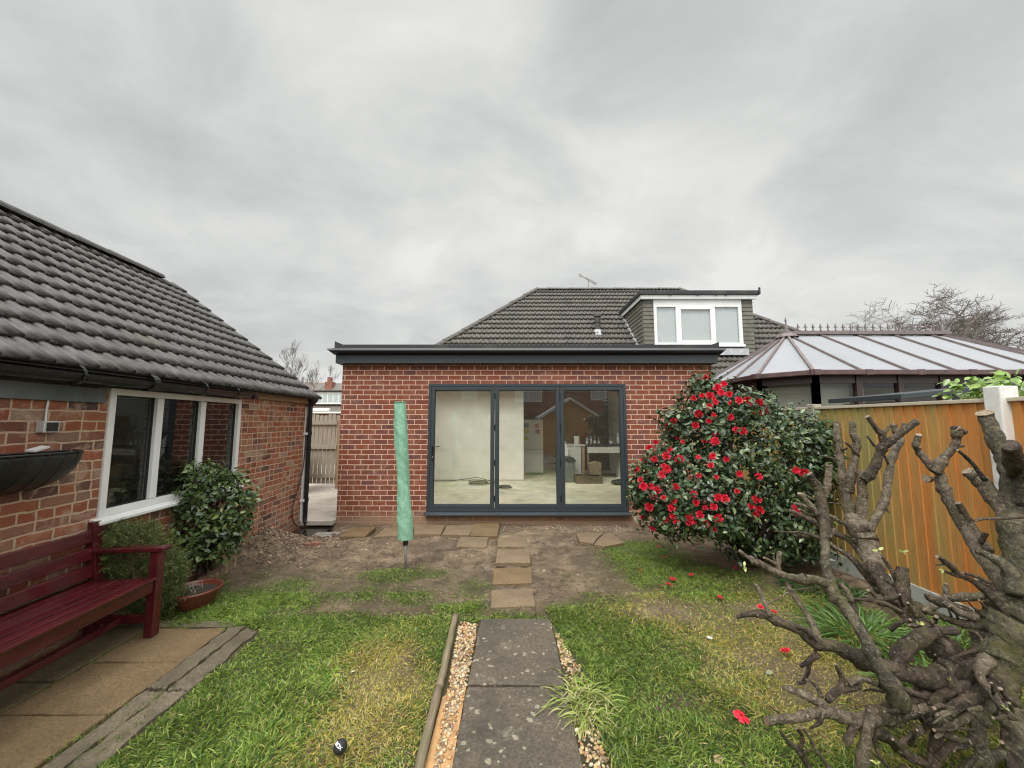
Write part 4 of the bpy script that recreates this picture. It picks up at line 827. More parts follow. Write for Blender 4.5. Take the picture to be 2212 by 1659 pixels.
mb = MB(); mb.box(-25.2, -19.6, 45.3, 48, 3.72, 5.15); dm = mb.build('dormer', M['far_white'], FHs)
MB().box(-25.5, -19.3, 45.1, 48.2, 5.15, 5.32).build('dormer_roof', M['tile_far'], FHs)
mb = MB()
for i in range(8):
    if i not in (0,): mb.box(-24.9+0.64*i+.05, -24.9+0.64*i+.55, 45.27, 45.31, 3.95, 4.95)
mb.build('window_panes', simple('far_pane', (0.40, 0.46, 0.46), 0.5, 0.05), dm)
mb = MB(); mb.box(-23.45, -22.55, 48.0, 49.0, 5.6, 6.65); mb.box(-23.25, -22.85, 48.2, 48.8, 6.65, 7.25); mb.build('chimney', simple('far_red_brick', (0.26, 0.11, 0.08), 0.9, 0.2, 3), FHs)
mb = MB(); mb.tube([(-6.9, 12.5, 2.02), (-5.9, 12.5, 2.03)], 0.06, 8); tag(mb.build('white_gutter', M['white_upvc']), 'short white gutter end seen beside the black downpipe above the gate', 'gutter')

# ------------------------------------------------------------------ fence on the right
FX = 3.75
FE = thing('garden_fence', 'orange and green stained timber board fence with concrete posts and pale capping', 'fence', (FX, 3.8, 0))
def fence_mat():
    m, t, b = newmat('stained_fence_board'); s = N(t, 'ShaderNodeSeparateXYZ'); tcn = N(t, 'ShaderNodeTexCoord'); t.links.new(tcn.outputs['Object'], s.inputs[0])
    bid = mth(t, 'FLOOR', mth(t, 'DIVIDE', mth(t, 'ADD', s.outputs[1], 20.0), 0.1)); wn = N(t, 'ShaderNodeTexWhiteNoise', noise_dimensions='1D'); t.links.new(bid, wn.inputs['W'])
    st = texn(t, 1.6, 5, 0.55, stretch=(1, 3.5, 0.35)); gr = texn(t, 8, 6, 0.6, stretch=(10, 10, 0.7))
    near = N(t, 'ShaderNodeMapRange', interpolation_type='SMOOTHSTEP'); t.links.new(s.outputs[1], near.inputs[0]); near.inputs[1].default_value = -0.9; near.inputs[2].default_value = 0.9; near.inputs[3].default_value = -0.04; near.inputs[4].default_value = 0.20
    k = mth(t, 'ADD', mth(t, 'ADD', mth(t, 'MULTIPLY', wn.outputs[0], 0.17), mth(t, 'MULTIPLY', st, 0.62)), near.outputs[0])
    cc = ramp(t, k, [(0.33, (0.60, 0.235, 0.055)), (0.42, (0.57, 0.27, 0.075)), (0.50, (0.50, 0.31, 0.095)), (0.62, (0.37, 0.31, 0.11))])
    cc = mixc(t, ramp(t, gr, [(0.33, g3(0.35)), (0.55, g3(0))]), cc, (0.22, 0.11, 0.045))
    t.links.new(cc, b.inputs['Base Color']); b.inputs['Roughness'].default_value = 0.8; bump(t, b, gr, 0.2, 0.003); return m
fm = fence_mat()
posts = [1.10, 2.94, 4.78, 6.62]
rr = random.Random(9)
for i in range(3):
    y0, y1 = posts[i]+0.055, posts[i+1]-0.055; mb = MB(); y = y0
    while y < y1 - 0.02:
        ye = min(y+0.098, y1); t0 = rr.uniform(0, .002)
        # feather-edge board: thick edge laps over the thin edge of its neighbour
        mb.add([(FX-0.026-t0, y, .15), (FX-0.012-t0, ye+0.01, .15), (FX, ye+0.01, .15), (FX, y, .15), (FX-0.026-t0, y, 1.80), (FX-0.012-t0, ye+0.01, 1.80), (FX, ye+0.01, 1.80), (FX, y, 1.80)],
            [(0, 3, 2, 1), (4, 5, 6, 7), (0, 1, 5, 4), (1, 2, 6, 5), (2, 3, 7, 6), (3, 0, 4, 7)]); y += 0.098
    mb.build('fence_panel', fm, FE)
    MB().box(FX-0.045, FX+0.03, y0, y1, 1.801, 1.832).build('capping', M['cap_wood'], FE, bevel=0.004)
    MB().box(FX-0.035, FX+0.012, y0-.02, y1+.02, -0.25, 0.148).build('gravel_board', M['gravel_board'], FE, bevel=0.004)
for i, y in enumerate(posts):
    if i == 1:
        mb = MB(); mb.box(FX-0.085, FX+0.06, y-0.054, y+0.054, -0.3, 1.92); mb.build('fence_post', M['white_paint'], FE, label='white painted concrete post with flaking paint', bevel=0.008)
        continue
    MB().box(FX-0.06, FX+0.05, y-0.052, y+0.052, -0.3, 1.865).build('fence_post', M['post_concrete'], FE, bevel=0.008)
SH = thing('garden_store', 'low dark flat-topped garden store behind the fence, in front of the conservatory', 'garden store', (5.3, 4.9, -0.08))
mb = MB(); mb.prism([(4.35, 1.90), (5.75, 2.03), (5.75, 2.09), (4.35, 1.96)], 1, 4.3, 5.3); mb.build('roof', M['anthracite'], SH, bevel=0.005)
MB().box(4.45, 5.65, 4.4, 5.2, -0.1, 1.88).build('body', M['slate_paint'], SH)

# ------------------------------------------------------------------ paving
def quadslab(mb, pts, z0, th, m=0, jit=0.0, rr=random.Random(2), sub=6):
    """thick slab with a slightly broken outline from 4 or more ground points"""
    P = []; n = len(pts)
    for i in range(n):
        a = Vector(pts[i]); c = Vector(pts[(i+1) % n])
        for k in range(sub):
            q = a.lerp(c, k/sub); P.append((q.x + (rr.uniform(-jit, jit) if k else 0), q.y + (rr.uniform(-jit, jit) if k else 0)))
    zf = z0 if callable(z0) else (lambda x, y: z0)
    k = len(P); cx = sum(p[0] for p in P)/k; cy = sum(p[1] for p in P)/k; ins = 0.985
    top = [(cx+(x-cx)*ins, cy+(y-cy)*ins, zf(x, y)) for x, y in P]; mid = [(x, y, zf(x, y)-0.006) for x, y in P]; bot = [(x, y, zf(x, y)-th) for x, y in P]
    return mb.add(top+mid+bot, [tuple(range(k))] + [(i, k+i, k+(i+1) % k, (i+1) % k) for i in range(k)] + [(k+i, 2*k+i, 2*k+(i+1) % k, k+(i+1) % k) for i in range(k)] + [tuple(range(3*k-1, 2*k-1, -1))], m)
rr = random.Random(12); mb = MB()
ysl = [3.25, 2.81, 2.335, 1.87, 1.4, 0.93]
for r_ in range(len(ysl)-1):
    for c_i, (xa, xb) in enumerate(((-2.88, -2.27), (-3.50, -2.895))):
        sh = 0.0 if c_i == 0 else 0.2
        y1, y0 = ysl[r_]-0.008-sh*(r_ > 0), ysl[r_+1]+0.008-sh; j = lambda: rr.uniform(-.008, .008)
        z_ = 0.012 + rr.uniform(-.004, .006)
        quadslab(mb, [(xa+j(), y0), (xb+j(), y0+j()), (xb+j(), y1+j()), (xa+j(), y1)], z_, 0.05, 0 if c_i == 0 else 1, 0.005, rr)
kx = [-2.255, -2.13, -1.985]
for r_, (ya, yb) in enumerate(((3.27, 2.55), (2.54, 1.62), (1.61, 0.7))):
    for c_i in range(2):
        o_ = rr.uniform(-.15, .15)*(0 if r_ == 0 else 1)
        quadslab(mb, [(kx[c_i]+.004, yb), (kx[c_i+1]-.004, yb), (kx[c_i+1]-.004 - (0.02 if (r_ == 0 and c_i) else 0), ya - (0.06 if (r_ == 0 and c_i) else 0)), (kx[c_i]+.004, ya)], 0.016+rr.uniform(-.008, .004) - 0.008*c_i, 0.07, 2, 0.013, rr, 14)
quadslab(mb, [(-3.5, 3.265), (-2.27, 3.275), (-2.27, 3.36), (-3.5, 3.35)], 0.010, 0.05, 2, 0.01, rr, 10)
M['slab_dim'] = slabmat('mossy_sandstone_slab', (0.115, 0.085, 0.042), (0.21, 0.155, 0.085), 0.25, (0.13, 0.13, 0.05), 5)
o = mb.build('patio', [M['slab_buff'], M['slab_dim'], M['kerb']], bevel=0.004); tag(o, kind='structure')
mb = MB(); quadslab(mb, [(-0.278, 2.592), (0.332, 2.588), (0.322, 3.375), (0.26, 3.40), (-0.262, 3.395)], 0.012, 0.05, 0, 0.004, rr, 12)
quadslab(mb, [(-0.292, 1.70), (0.342, 1.70), (0.335, 2.575), (-0.280, 2.578)], 0.006, 0.05, 0, 0.004, rr, 12); quadslab(mb, [(-0.30, 0.82), (0.34, 0.82), (0.34, 1.685), (-0.29, 1.685)], 0.008, 0.05, 0, 0.004, rr, 12)
o = mb.build('path', M['slab_dark'], bevel=0.005); tag(o, kind='structure')
# loose stepping slabs on the mud
def loose(uv, mat, label, th=0.06, lift=0.038, sub=6, jit=0.004, seed=1, tilt=0.0):
    zt = -0.03
    for _ in range(4): P = [atz(u, v, zt) for u, v in uv]; cx = sum(p.x for p in P)/len(P); cy = sum(p.y for p in P)/len(P); zt = G(cx, cy)+lift
    mb = MB(); quadslab(mb, [(p.x, p.y) for p in P], lambda x, y: zt+tilt*(x-cx), th, 0, jit, random.Random(seed), sub)
    o = mb.build('paving_slab', mat, bevel=0.003)
    me = o.data; me.transform(Matrix.Translation((-cx, -cy, -zt))); o.location = (cx, cy, zt)
    return tag(o, label, 'paving slab', 'loose sandstone slabs lying on the mud')
SP, SB, SG = M['slab_pink'], M['slab_buff'], M['slab_grey']
loose([(1060, 1311), (1156, 1307), (1151, 1269), (1062, 1273)], SP, 'brown stepping slab nearest the grass, first of the four leading to the doors', seed=1)
loose([(1063, 1260), (1150, 1257), (1147, 1224), (1067, 1226)], SB, 'orange-tinted stepping slab, second from the grass of the four leading to the doors', seed=2)
loose([(1071, 1215), (1146, 1215), (1143, 1187), (1074, 1187)], SP, 'stepping slab with thick dark front edge, third from the grass', th=0.05, lift=0.06, seed=3)
loose([(1074, 1180), (1141, 1180), (1135, 1160), (1075, 1161)], SP, 'stepping slab farthest from the grass, last of the four leading to the doors', th=0.04, lift=0.042, seed=4)
loose([(985, 1180), (1050, 1182), (1056, 1160), (995, 1159)], SP, 'brown slab lying alone to the left of the stepping slabs', th=0.04, lift=0.045, seed=5)
loose([(658, 1162), (714, 1162), (737, 1147), (687, 1145)], SG, 'pale grey slab beside the puddle at the corner of the new wall', th=0.03, lift=0.05, seed=6, tilt=0.03)
loose([(730, 1158), (789, 1158), (812, 1138), (762, 1139)], M['slab_buff'], 'mossy brown slab tilted against the wall foot, right of the pale grey slab', lift=0.05, seed=7)
loose([(808, 1159), (892, 1154), (893, 1138), (832, 1140)], SP, 'brown slab partly behind the green covered airer, along the wall', lift=0.045, seed=8)
loose([(893, 1154), (953, 1153), (962, 1134), (896, 1133)], SP, 'brown slab along the wall just right of the covered airer', lift=0.042, seed=9)
loose([(954, 1154), (1014, 1155), (1024, 1134), (966, 1134)], SP, 'brown slab with white mortar smears along the wall under the doors', lift=0.042, seed=10)
loose([(1015, 1156), (1075, 1157), (1080, 1126), (1026, 1126)], SB, 'square slab with pale mortar smear, last in the row along the wall', lift=0.045, seed=11)
loose([(1245, 1152), (1262, 1150), (1304, 1152), (1290, 1163), (1281, 1174), (1252, 1169)], SP, 'left half of a broken slab lying on the mud in front of the doors', th=0.05, lift=0.05, sub=4, jit=0.005, seed=12)
loose([(1306, 1152), (1322, 1151), (1348, 1172), (1306, 1180), (1283, 1175), (1292, 1164)], SP, 'right half of a broken slab lying on the mud in front of the doors', th=0.05, lift=0.05, sub=4, jit=0.005, seed=13)
# puddle
o = MB().add([(-3.72, 5.90, -0.085), (-2.972, 5.90, -0.085), (-2.972, 6.70, -0.085), (-3.72, 6.70, -0.085)], [(0, 1, 2, 3)]).build('puddle', simple('puddle_water', (0.03, 0.025, 0.02), 0.03, 0.1, 2, 0.0, spec=0.8)); tag(o, kind='structure')
# brick rubble by the mound
rr = random.Random(5)
for i, (u, v, s, lab) in enumerate(((681, 1178, .10, 'broken square piece of brick at the foot of the soil heap below the pale slab'), (664, 1182, .06, 'dark thin brick fragment left of the square broken brick'), (592, 1118, .07, 'small dark brick fragment on top of the soil heap by the garage wall'))):
    p = atz(u, v, -0.03); zt = G(p.x, p.y); p = atz(u, v, zt+.03); o = MB().obox((0, 0, 0), (s, s*.7, s*.75)).build('brick_fragment', simple('broken_brick', (0.24, 0.11, 0.075), 0.9, 0.3, 20, 0.5), bevel=0.008); o.location = (p.x, p.y, G(p.x, p.y)+s*.3); o.rotation_euler = (rr.uniform(-.2, .2), rr.uniform(-.2, .2), rr.uniform(-.3, .5)); tag(o, lab, 'brick')
# pebbles: low-poly stones merged into one mesh per strip
bm_ = bmesh.new(); bmesh.ops.create_icosphere(bm_, subdivisions=1, radius=1); IV = np.array([v.co for v in bm_.verts]); IF = np.array([[v.index for v in f.verts] for f in bm_.faces]); bm_.free()
def stones(name, pts, sizes, pal, mat, flat=0.6):
    n = len(pts); k = len(IV); sc = sizes[:, None]*np.stack([rng.uniform(.75, 1.3, n), rng.uniform(.6, 1.0, n), rng.uniform(.4, .75, n)*flat/0.6], 1)
    th = rng.uniform(0, 6.28, n); tl = rng.uniform(-.4, .4, n); base = IV[None] * (1+rng.uniform(-.12, .12, (n, k, 1))) * sc[:, None, :]
    x = base[..., 0]*np.cos(th)[:, None] - base[..., 1]*np.sin(th)[:, None]; y = base[..., 0]*np.sin(th)[:, None] + base[..., 1]*np.cos(th)[:, None]; z = base[..., 2] + x*tl[:, None]
    V = np.stack([x, y, z], -1) + pts[:, None, :]; F = (IF[None] + (np.arange(n)*k)[:, None, None]).reshape(-1, 3)
    c = pal[rng.integers(0, len(pal), n)] * rng.uniform(.75, 1.2, (n, 1)); return npmesh(name, V.reshape(-1, 3), F, mat, cols=np.repeat(c, k, 0), smooth=True)
M['pebble'] = attrmat('pebble_stone', 0.6, 0.4)
pal = np.array([(0.44, 0.29, 0.13), (0.52, 0.38, 0.21), (0.34, 0.18, 0.08), (0.48, 0.40, 0.28), (0.22, 0.14, 0.08), (0.42, 0.25, 0.12), (0.60, 0.49, 0.32), (0.24, 0.19, 0.14)])
n = 3200; y = rng.uniform(0.7, 3.36, n); x = rng.uniform(0, 1, n); lx0 = -0.455 + (3.39-y)*0.045; x = lx0 + 0.02 + (-0.285-lx0-0.02)*x
keep = (y > 2.62) | (x < lx0 + (y-1.9)*0.13+0.03) | (rng.random(n) < 0.12); P = np.stack([x, y, np.zeros(n)], 1)[keep]; P[:, 2] = gz(P[:, 0], P[:, 1]) + rng.uniform(0.0, 0.016, len(P))
o = stones('gravel', P, rng.uniform(0.007, 0.015, len(P)), pal, M['pebble']); tag(o, kind='stuff')
n = 1500; y = rng.uniform(0.7, 3.2, n); x = rng.uniform(0.345, 0.47, n); keep = rng.random(n) < np.where((y > 2.15) & (y < 2.75), 0.5, 1); x = np.where(y > 2.8, 0.345 + (x-.345)*(3.3-y)*1.6, x)
P = np.stack([x, y, np.zeros(n)], 1)[keep]; P[:, 2] = gz(P[:, 0], P[:, 1]) + rng.uniform(-.004, 0.010, len(P)); o = stones('gravel', P, rng.uniform(0.007, 0.015, len(P)), pal, M['pebble']); tag(o, kind='stuff')
MBs = MB().add([(-0.42, 0.7, -0.004), (-0.288, 0.7, -0.004), (-0.288, 2.62, -0.004), (-0.42, 2.5, -0.004)], [(0, 1, 2, 3)]); o = MBs.build('sand_bed', simple('orange_sand', (0.44, 0.25, 0.11), 0.95, 0.25, 12, 0.5, 90)); tag(o, kind='structure')
# round log edging
for i, (a0, a1, lab) in enumerate((((-0.478, 3.42, 0.02), (-0.447, 2.54, 0.02), 'round grey log edging the gravel strip, far piece with the thin end by the grass'), ((-0.452, 2.53, 0.022), (-0.41, 0.9, 0.02), 'round grey log edging the gravel strip, near piece running out of the picture'))):
    A = Vector(a0); C_ = Vector(a1); pts = [A.lerp(C_, k/14) + Vector((math.sin(k*1.3)*.0018, 0, math.sin(k*.9+1)*.002)) for k in range(15)]
    o = MB().tube(pts, [0.024+0.0015*math.sin(k*2.3) for k in range(15)], 12, wob=0.05, seed=i).build('log_edging', M['log_wood'], smooth=True); tag(o, lab, 'log', 'logs edging the path gravel')
# rotting logs and stakes beside the pot
LG = thing('log_edging', 'low curved edging of rotting brown logs between the flower bed and the lawn', 'log edging', (-2.9, 4.05, 0.0))
lp = [atz(u, v, 0.03) for u, v in ((400, 1290), (440, 1258), (470, 1238), (505, 1215))]
for k in range(3):
    a0, a1 = lp[k], lp[k+1]; MB().tube([a0.lerp(a1, j/6)+Vector((0, 0, G(*a0.lerp(a1, j/6).xy)+.035+.004*math.sin(j*3+k))) for j in range(7)], 0.048, 10, wob=0.12, seed=k).build('log', M['rough_log'], LG, smooth=True)
for k in range(7):
    p = lp[1].lerp(lp[3], k/6.5); MB().tube([(p.x+.045, p.y-.03, G(p.x, p.y)-.04), (p.x+.04, p.y-.03, G(p.x, p.y)+.085+.01*math.sin(k*2))], 0.030, 9, wob=.05, seed=k).build('stake', M['log_wood'] if k % 2 else M['timber'], LG, smooth=False)
# bowl
p = atz(430, 1312, 0.0); pc = (p.x-.06, p.y+0.02, G(p.x, p.y+.1))
PT = thing('plant_bowl', 'wide dark red glazed bowl planter of bare compost on the grass by the bench', 'planter', pc)
mb = MB(); mb.lathe([(0.0, 0.01), (0.115, 0.0), (0.125, 0.012), (0.165, 0.07), (0.19, 0.125), (0.205, 0.15), (0.205, 0.165), (0.188, 0.167), (0.18, 0.15), (0.165, 0.11), (0.0, 0.10)], pc, 40); mb.build('bowl', M['terracotta'], PT, smooth=True)
mb = MB(); mb.lathe([(0.0, 0.135), (0.09, 0.128), (0.172, 0.126)], pc, 24); mb.build('compost', M['compost'], PT)
mb = MB(); rr = random.Random(3)
for k in range(10): a = rr.uniform(0, 6.28); q = rr.uniform(.02, .12); mb.tube([(pc[0]+q*math.cos(a), pc[1]+q*math.sin(a), pc[2]+.13), (pc[0]+q*math.cos(a)+rr.uniform(-.03, .03), pc[1]+q*math.sin(a), pc[2]+.15+rr.uniform(.01, .05))], 0.0015, 4)
mb.build('dead_stem', M['cap_wood'], PT)

# ------------------------------------------------------------------ bench
BE = thing('garden_bench', 'dark red painted wooden garden bench on the patio by the left brick wall', 'bench', (-2.775, 3.13, 0.016), R(4.0))
BM = M['bench_red']; Lb = 1.75; D = 0.43      # local: x towards the wall is negative, y runs back out of the picture (negative)
def bb(name, f, bev=0.005, **k): mb = MB(); f(mb); return mb.build(name, BM, BE, bevel=bev, local=True, **k)
for y in (0, -Lb):
    bb('front_leg', lambda m: m.box(-0.03, 0.035, y-0.035, y+0.035, 0, 0.625))
    bb('back_leg', lambda m: m.prism([(-D-0.03, 0), (-D+0.035, 0), (-D+0.035, 0.40), (-D-0.03, 0.86), (-D-0.075, 0.86), (-D-0.03, 0.40)], 1, y-0.033, y+0.033))
    bb('armrest', lambda m: m.prism([(-D-0.035, 0.628), (0.06, 0.628), (0.075, 0.64), (0.075, 0.662), (-D-0.04, 0.662)], 1, y-0.045, y+0.045), 0.008)
    bb('side_rail', lambda m: m.box(-D+0.036, -0.031, y-0.02, y+0.02, 0.345, 0.415)); bb('foot_rail', lambda m: m.box(-D+0.036, -0.031, y-0.018, y+0.018, 0.10, 0.155))
bb('front_rail', lambda m: m.box(-0.012, 0.022, -Lb+0.036, -0.036, 0.335, 0.425))
bb('back_rail', lambda m: m.box(-D-0.01, -D+0.02, -Lb+0.034, -0.034, 0.335, 0.415))
bb('stretcher', lambda m: m.box(-D/2-0.02, -D/2+0.02, -Lb+0.02, -0.02, 0.105, 0.15))
for k in range(6):
    x1 = 0.045 - k*0.092; bb('seat_slat', lambda m: m.box(x1-0.068, x1, -Lb-0.0+0.04, -0.04, 0.426+0.004*0-0.006*k*0.6, 0.446-0.006*k*0.6), 0.006)
for k, z in enumerate((0.50, 0.63, 0.755)):
    off = -D-0.0 - (z-0.40)*0.09; bb('back_slat', lambda m: m.prism([(off+0.018, z-0.04), (off+0.002, z+0.045), (off-0.022, z+0.045), (off-0.006, z-0.04)], 1, -Lb+0.034, -0.034), 0.005)

# ------------------------------------------------------------------ covered rotary airer
AB = Vector((-1.215, 4.62, G(-1.215, 4.62))); AT = Vector((-1.345, 4.62, 1.885)); ax = (AT-AB).normalized()
AR = thing('rotary_airer', 'folded rotary clothes airer standing in the mud under a pale green zipped cover', 'clothes airer', AB)
MB().tube([AB-Vector((0, 0, .1)), AB+ax*0.42], 0.018, 12).build('pole', simple('galvanised_pole', (0.34, 0.33, 0.31), 0.5, 0.2, 20, 0.05, metal=.5), AR, smooth=True)
MB().tube([AB+ax*0.255, AB+ax*0.34], 0.030, 14).build('collar', M['rubber'], AR, smooth=False, bevel=0.003)
m, t, b = newmat('green_cover_fabric'); t.links.new(ramp(t, texn(t, 6, 7, .65), [(.3, (0.21, 0.42, 0.285)), (.7, (0.27, 0.50, 0.36))]), b.inputs['Base Color']); b.inputs['Roughness'].default_value = .6
bump(t, b, mth(t, 'ADD', texn(t, 9, 4, .6, stretch=(1, 1, .5), dist=1.5), mth(t, 'MULTIPLY', texn(t, 30, 4, .6, dist=1.0), .12)), 0.55, 0.035)
vs = []; fs = []; K = 70; n = 40; rr = random.Random(2); ph = [rr.uniform(0, 6.28) for _ in range(6)]
for i in range(K+1):
    s = i/K; c = AB.lerp(AT, 0.17+0.83*s); r = 0.078 - 0.012*s + 0.006*math.sin(s*9+1)
    if s > .985: r *= 0.93
    for j in range(n):
        a = 2*math.pi*j/n; w_ = 1 + 0.045*math.sin(3*a+ph[0]+2.2*math.sin(s*5)) + 0.035*math.sin(5*a+ph[1]+s*14) + 0.028*math.sin(s*46+2*a+ph[2]) + 0.022*math.sin(s*83+4*a+ph[3])
        if s < .04 or s > .97: w_ = 1 + (w_-1)*.3
        sq = 1.0 + 0.06*math.cos(2*a); vs.append(c + Vector((math.cos(a)*r*w_*sq, math.sin(a)*r*w_, 0)))
for i in range(K):
    for j in range(n): fs.append((i*n+j, i*n+(j+1) % n, (i+1)*n+(j+1) % n, (i+1)*n+j))
fs.append(tuple(range(K*n, K*n+n)))
MB().add(vs, fs).build('cover', m, AR, smooth=True)
mb = MB(); pts = []
for i in range(K+1):
    s = i/K; c = AB.lerp(AT, 0.17+0.83*s); pts.append(c+Vector((0.075-0.012*s, -0.032, 0)))
mb.tube(pts, 0.004, 5); mb.build('zip_seam', simple('pale_seam', (0.22, 0.40, 0.28), .6), AR)
mb = MB(); mb.lathe([(0.081, 0), (0.085, 0.006), (0.081, 0.012)], AB.lerp(AT, .17), 30); mb.lathe([(0.067, 0), (0.07, 0.006), (0.067, 0.012)], AB.lerp(AT, .995), 30); mb.build('hem', simple('green_hem', (0.12, 0.30, 0.18), .7), AR)

# ------------------------------------------------------------------ leaves and blades
def leafcloud(name, pos, nrm, size, cols, mat, parent=None, fold=0.25, asp=0.5, droop=0.3, jitter=0.6):
    """pos (n,3), nrm (n,3) outward; each leaf = two folded halves, 6 corners"""
    n = len(pos); nrm = nrm + rng.normal(0, jitter, (n, 3)); nrm /= np.linalg.norm(nrm, axis=1)[:, None]+1e-9
    d = rng.normal(0, 1, (n, 3)); d[:, 2] -= droop; d -= nrm*(d*nrm).sum(1)[:, None]; d /= np.linalg.norm(d, axis=1)[:, None]+1e-9
    s = np.cross(nrm, d); L = size[:, None]; w = L*asp*0.5
    a = pos; q = [a, a+d*L*0.33+s*w*0.95+nrm*w*fold, a+d*L*0.7+s*w*0.75+nrm*w*fold*.6, a+d*L-nrm*L*0.10, a+d*L*0.7-s*w*0.75+nrm*w*fold*.6, a+d*L*0.33-s*w*0.95+nrm*w*fold, a+d*L*0.5-nrm*L*0.0]
    V = np.stack(q, 1).reshape(-1, 3); o = np.arange(n)[:, None]*7
    F = np.concatenate([o+np.array([[0, 1, 2, 6]]), o+np.array([[6, 2, 3, 3]])[:, :4], o+np.array([[0, 6, 4, 5]])], 0)
    tri1 = o+np.array([[6, 2, 3]]); tri2 = o+np.array([[6, 3, 4]])
    F3 = np.concatenate([o+np.array([[0, 1, 6]]), o+np.array([[1, 2, 6]]), tri1, tri2, o+np.array([[6, 4, 5]]), o+np.array([[0, 6, 5]])], 0)
    return npmesh(name, V, F3, mat, parent, cols=np.repeat(cols, 7, 0))
def ellsample(ells, n, thick=0.25, zmin=None):
    """points in the outer shells of a union of ellipsoids, with outward normals"""
    P = []; Nn = []; A = np.array([e[3]*e[4]*e[5] for e in ells])**(2/3); A /= A.sum()
    for e, k in zip(ells, (A*n*1.6).astype(int)+5):
        d = rng.normal(0, 1, (k, 3)); d /= np.linalg.norm(d, axis=1)[:, None]; r = 1 - thick*rng.random(k)**1.3
        r = r * (1 + 0.09*np.sin(d[:, 0]*7+e[0]*9)*np.sin(d[:, 2]*8+e[1]*5) + 0.05*np.sin(d[:, 1]*17+d[:, 2]*13))
        p = np.array(e[:3]) + d*r[:, None]*np.array(e[3:6]); inside = np.zeros(k, bool)
        for f in ells:
            if f is e: continue
            inside |= ((((p-np.array(f[:3]))/np.array(f[3:6]))**2).sum(1) < 0.62)
        nn = d/np.array(e[3:6]); nn /= np.linalg.norm(nn, axis=1)[:, None]; P.append(p[~inside]); Nn.append(nn[~inside])
    P = np.concatenate(P); Nn = np.concatenate(Nn)
    if zmin is not None: k = P[:, 2] > zmin; P = P[k]; Nn = Nn[k]
    i = rng.permutation(len(P))[:n]; return P[i], Nn[i]
def clusters(P, Nn, per, spread):
    k = len(P); Q = np.repeat(P, per, 0) + rng.normal(0, spread, (k*per, 3)); return Q, np.repeat(Nn, per, 0)
def leafcols(n, base, hi, frac=0.2, lo=0.5):
    c = np.array(base)[None]*rng.uniform(lo, 1.3, (n, 1)); k = rng.random(n) < frac; c[k] = np.array(hi)*rng.uniform(.7, 1.2, (k.sum(), 1)); return c

# camellia in flower
CM = thing('camellia_bush', 'large rounded camellia bush of glossy dark leaves covered with red flowers', 'bush', (2.85, 4.75, -0.03))
def E_(u, v, Y, rx, ry_, rz_): p = at(u, v, Y); return (p.x, p.y, p.z, rx, ry_, rz_)
ells = [E_(1590, 1010, 4.75, .78, .70, .80), E_(1545, 885, 4.6, .38, .38, .36), E_(1660, 945, 4.75, .58, .5, .38), E_(1690, 1010, 4.7, .52, .5, .50), E_(1478, 1040, 4.55, .46, .45, .50), E_(1448, 1085, 4.5, .34, .38, .36),
        E_(1640, 1115, 4.55, .58, .5, .45), E_(1535, 1085, 4.4, .42, .4, .36), E_(1500, 935, 4.65, .30, .3, .24), E_(1620, 895, 4.7, .30, .3, .26), E_(1735, 970, 4.65, .30, .32, .34), E_(1690, 1150, 4.6, .45, .4, .30)]
ells.append(E_(1524, 836, 4.5, .13, .13, .15)); ells.append(E_(1452, 905, 4.5, .10, .12, .09)); ells.append(E_(1385, 1050, 4.45, .12, .2, .2)); ells.append(E_(1780, 940, 4.7, .13, .15, .10))
P, Nn = ellsample(ells, 2100, 0.16); gate = np.sin(P[:, 0]*11.3+P[:, 2]*5.1)*np.sin(P[:, 2]*12.7-P[:, 0]*4.2+1.3)*np.sin(P[:, 1]*8+P[:, 2]*3); keep = gate < 0.30; P, Nn = P[keep], Nn[keep]; P = P + Nn*rng.uniform(-.05, .07, (len(P), 1)); Q, QN = clusters(P, Nn, 8, 0.040); QN = QN*0.8 + np.array([0, -.1, .45])
cols = leafcols(len(Q), (0.048, 0.088, 0.034), (0.15, 0.20, 0.085), 0.2)
leafcloud('foliage', Q, QN, rng.uniform(.05, .085, len(Q)), cols, M['leafy'], CM, asp=0.52, jitter=.55)
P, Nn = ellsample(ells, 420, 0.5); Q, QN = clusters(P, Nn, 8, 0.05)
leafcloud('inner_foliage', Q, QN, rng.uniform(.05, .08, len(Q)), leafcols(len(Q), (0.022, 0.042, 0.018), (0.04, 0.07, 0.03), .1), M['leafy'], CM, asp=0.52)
mb = MB(); rr = random.Random(8)
for k in range(16):
    e = ells[rr.randrange(len(ells))]; tgt = Vector(e[:3]) + Vector((rr.uniform(-.3, .3)*e[3], rr.uniform(-.3, .3), rr.uniform(-.3, .5)*e[5])); b0 = Vector((2.85+rr.uniform(-.07, .07), 4.75+rr.uniform(-.07, .07), -0.08)); mid = b0.lerp(tgt, .45)+Vector((rr.uniform(-.08, .08), rr.uniform(-.08, .08), .12))
    mb.tube(smooth_path([b0, mid, tgt]), [0.032*(1-j/14)+0.006 for j in range(13)], 7, seed=k)
mb.build('stem', M['bark_dark'], CM, smooth=True)
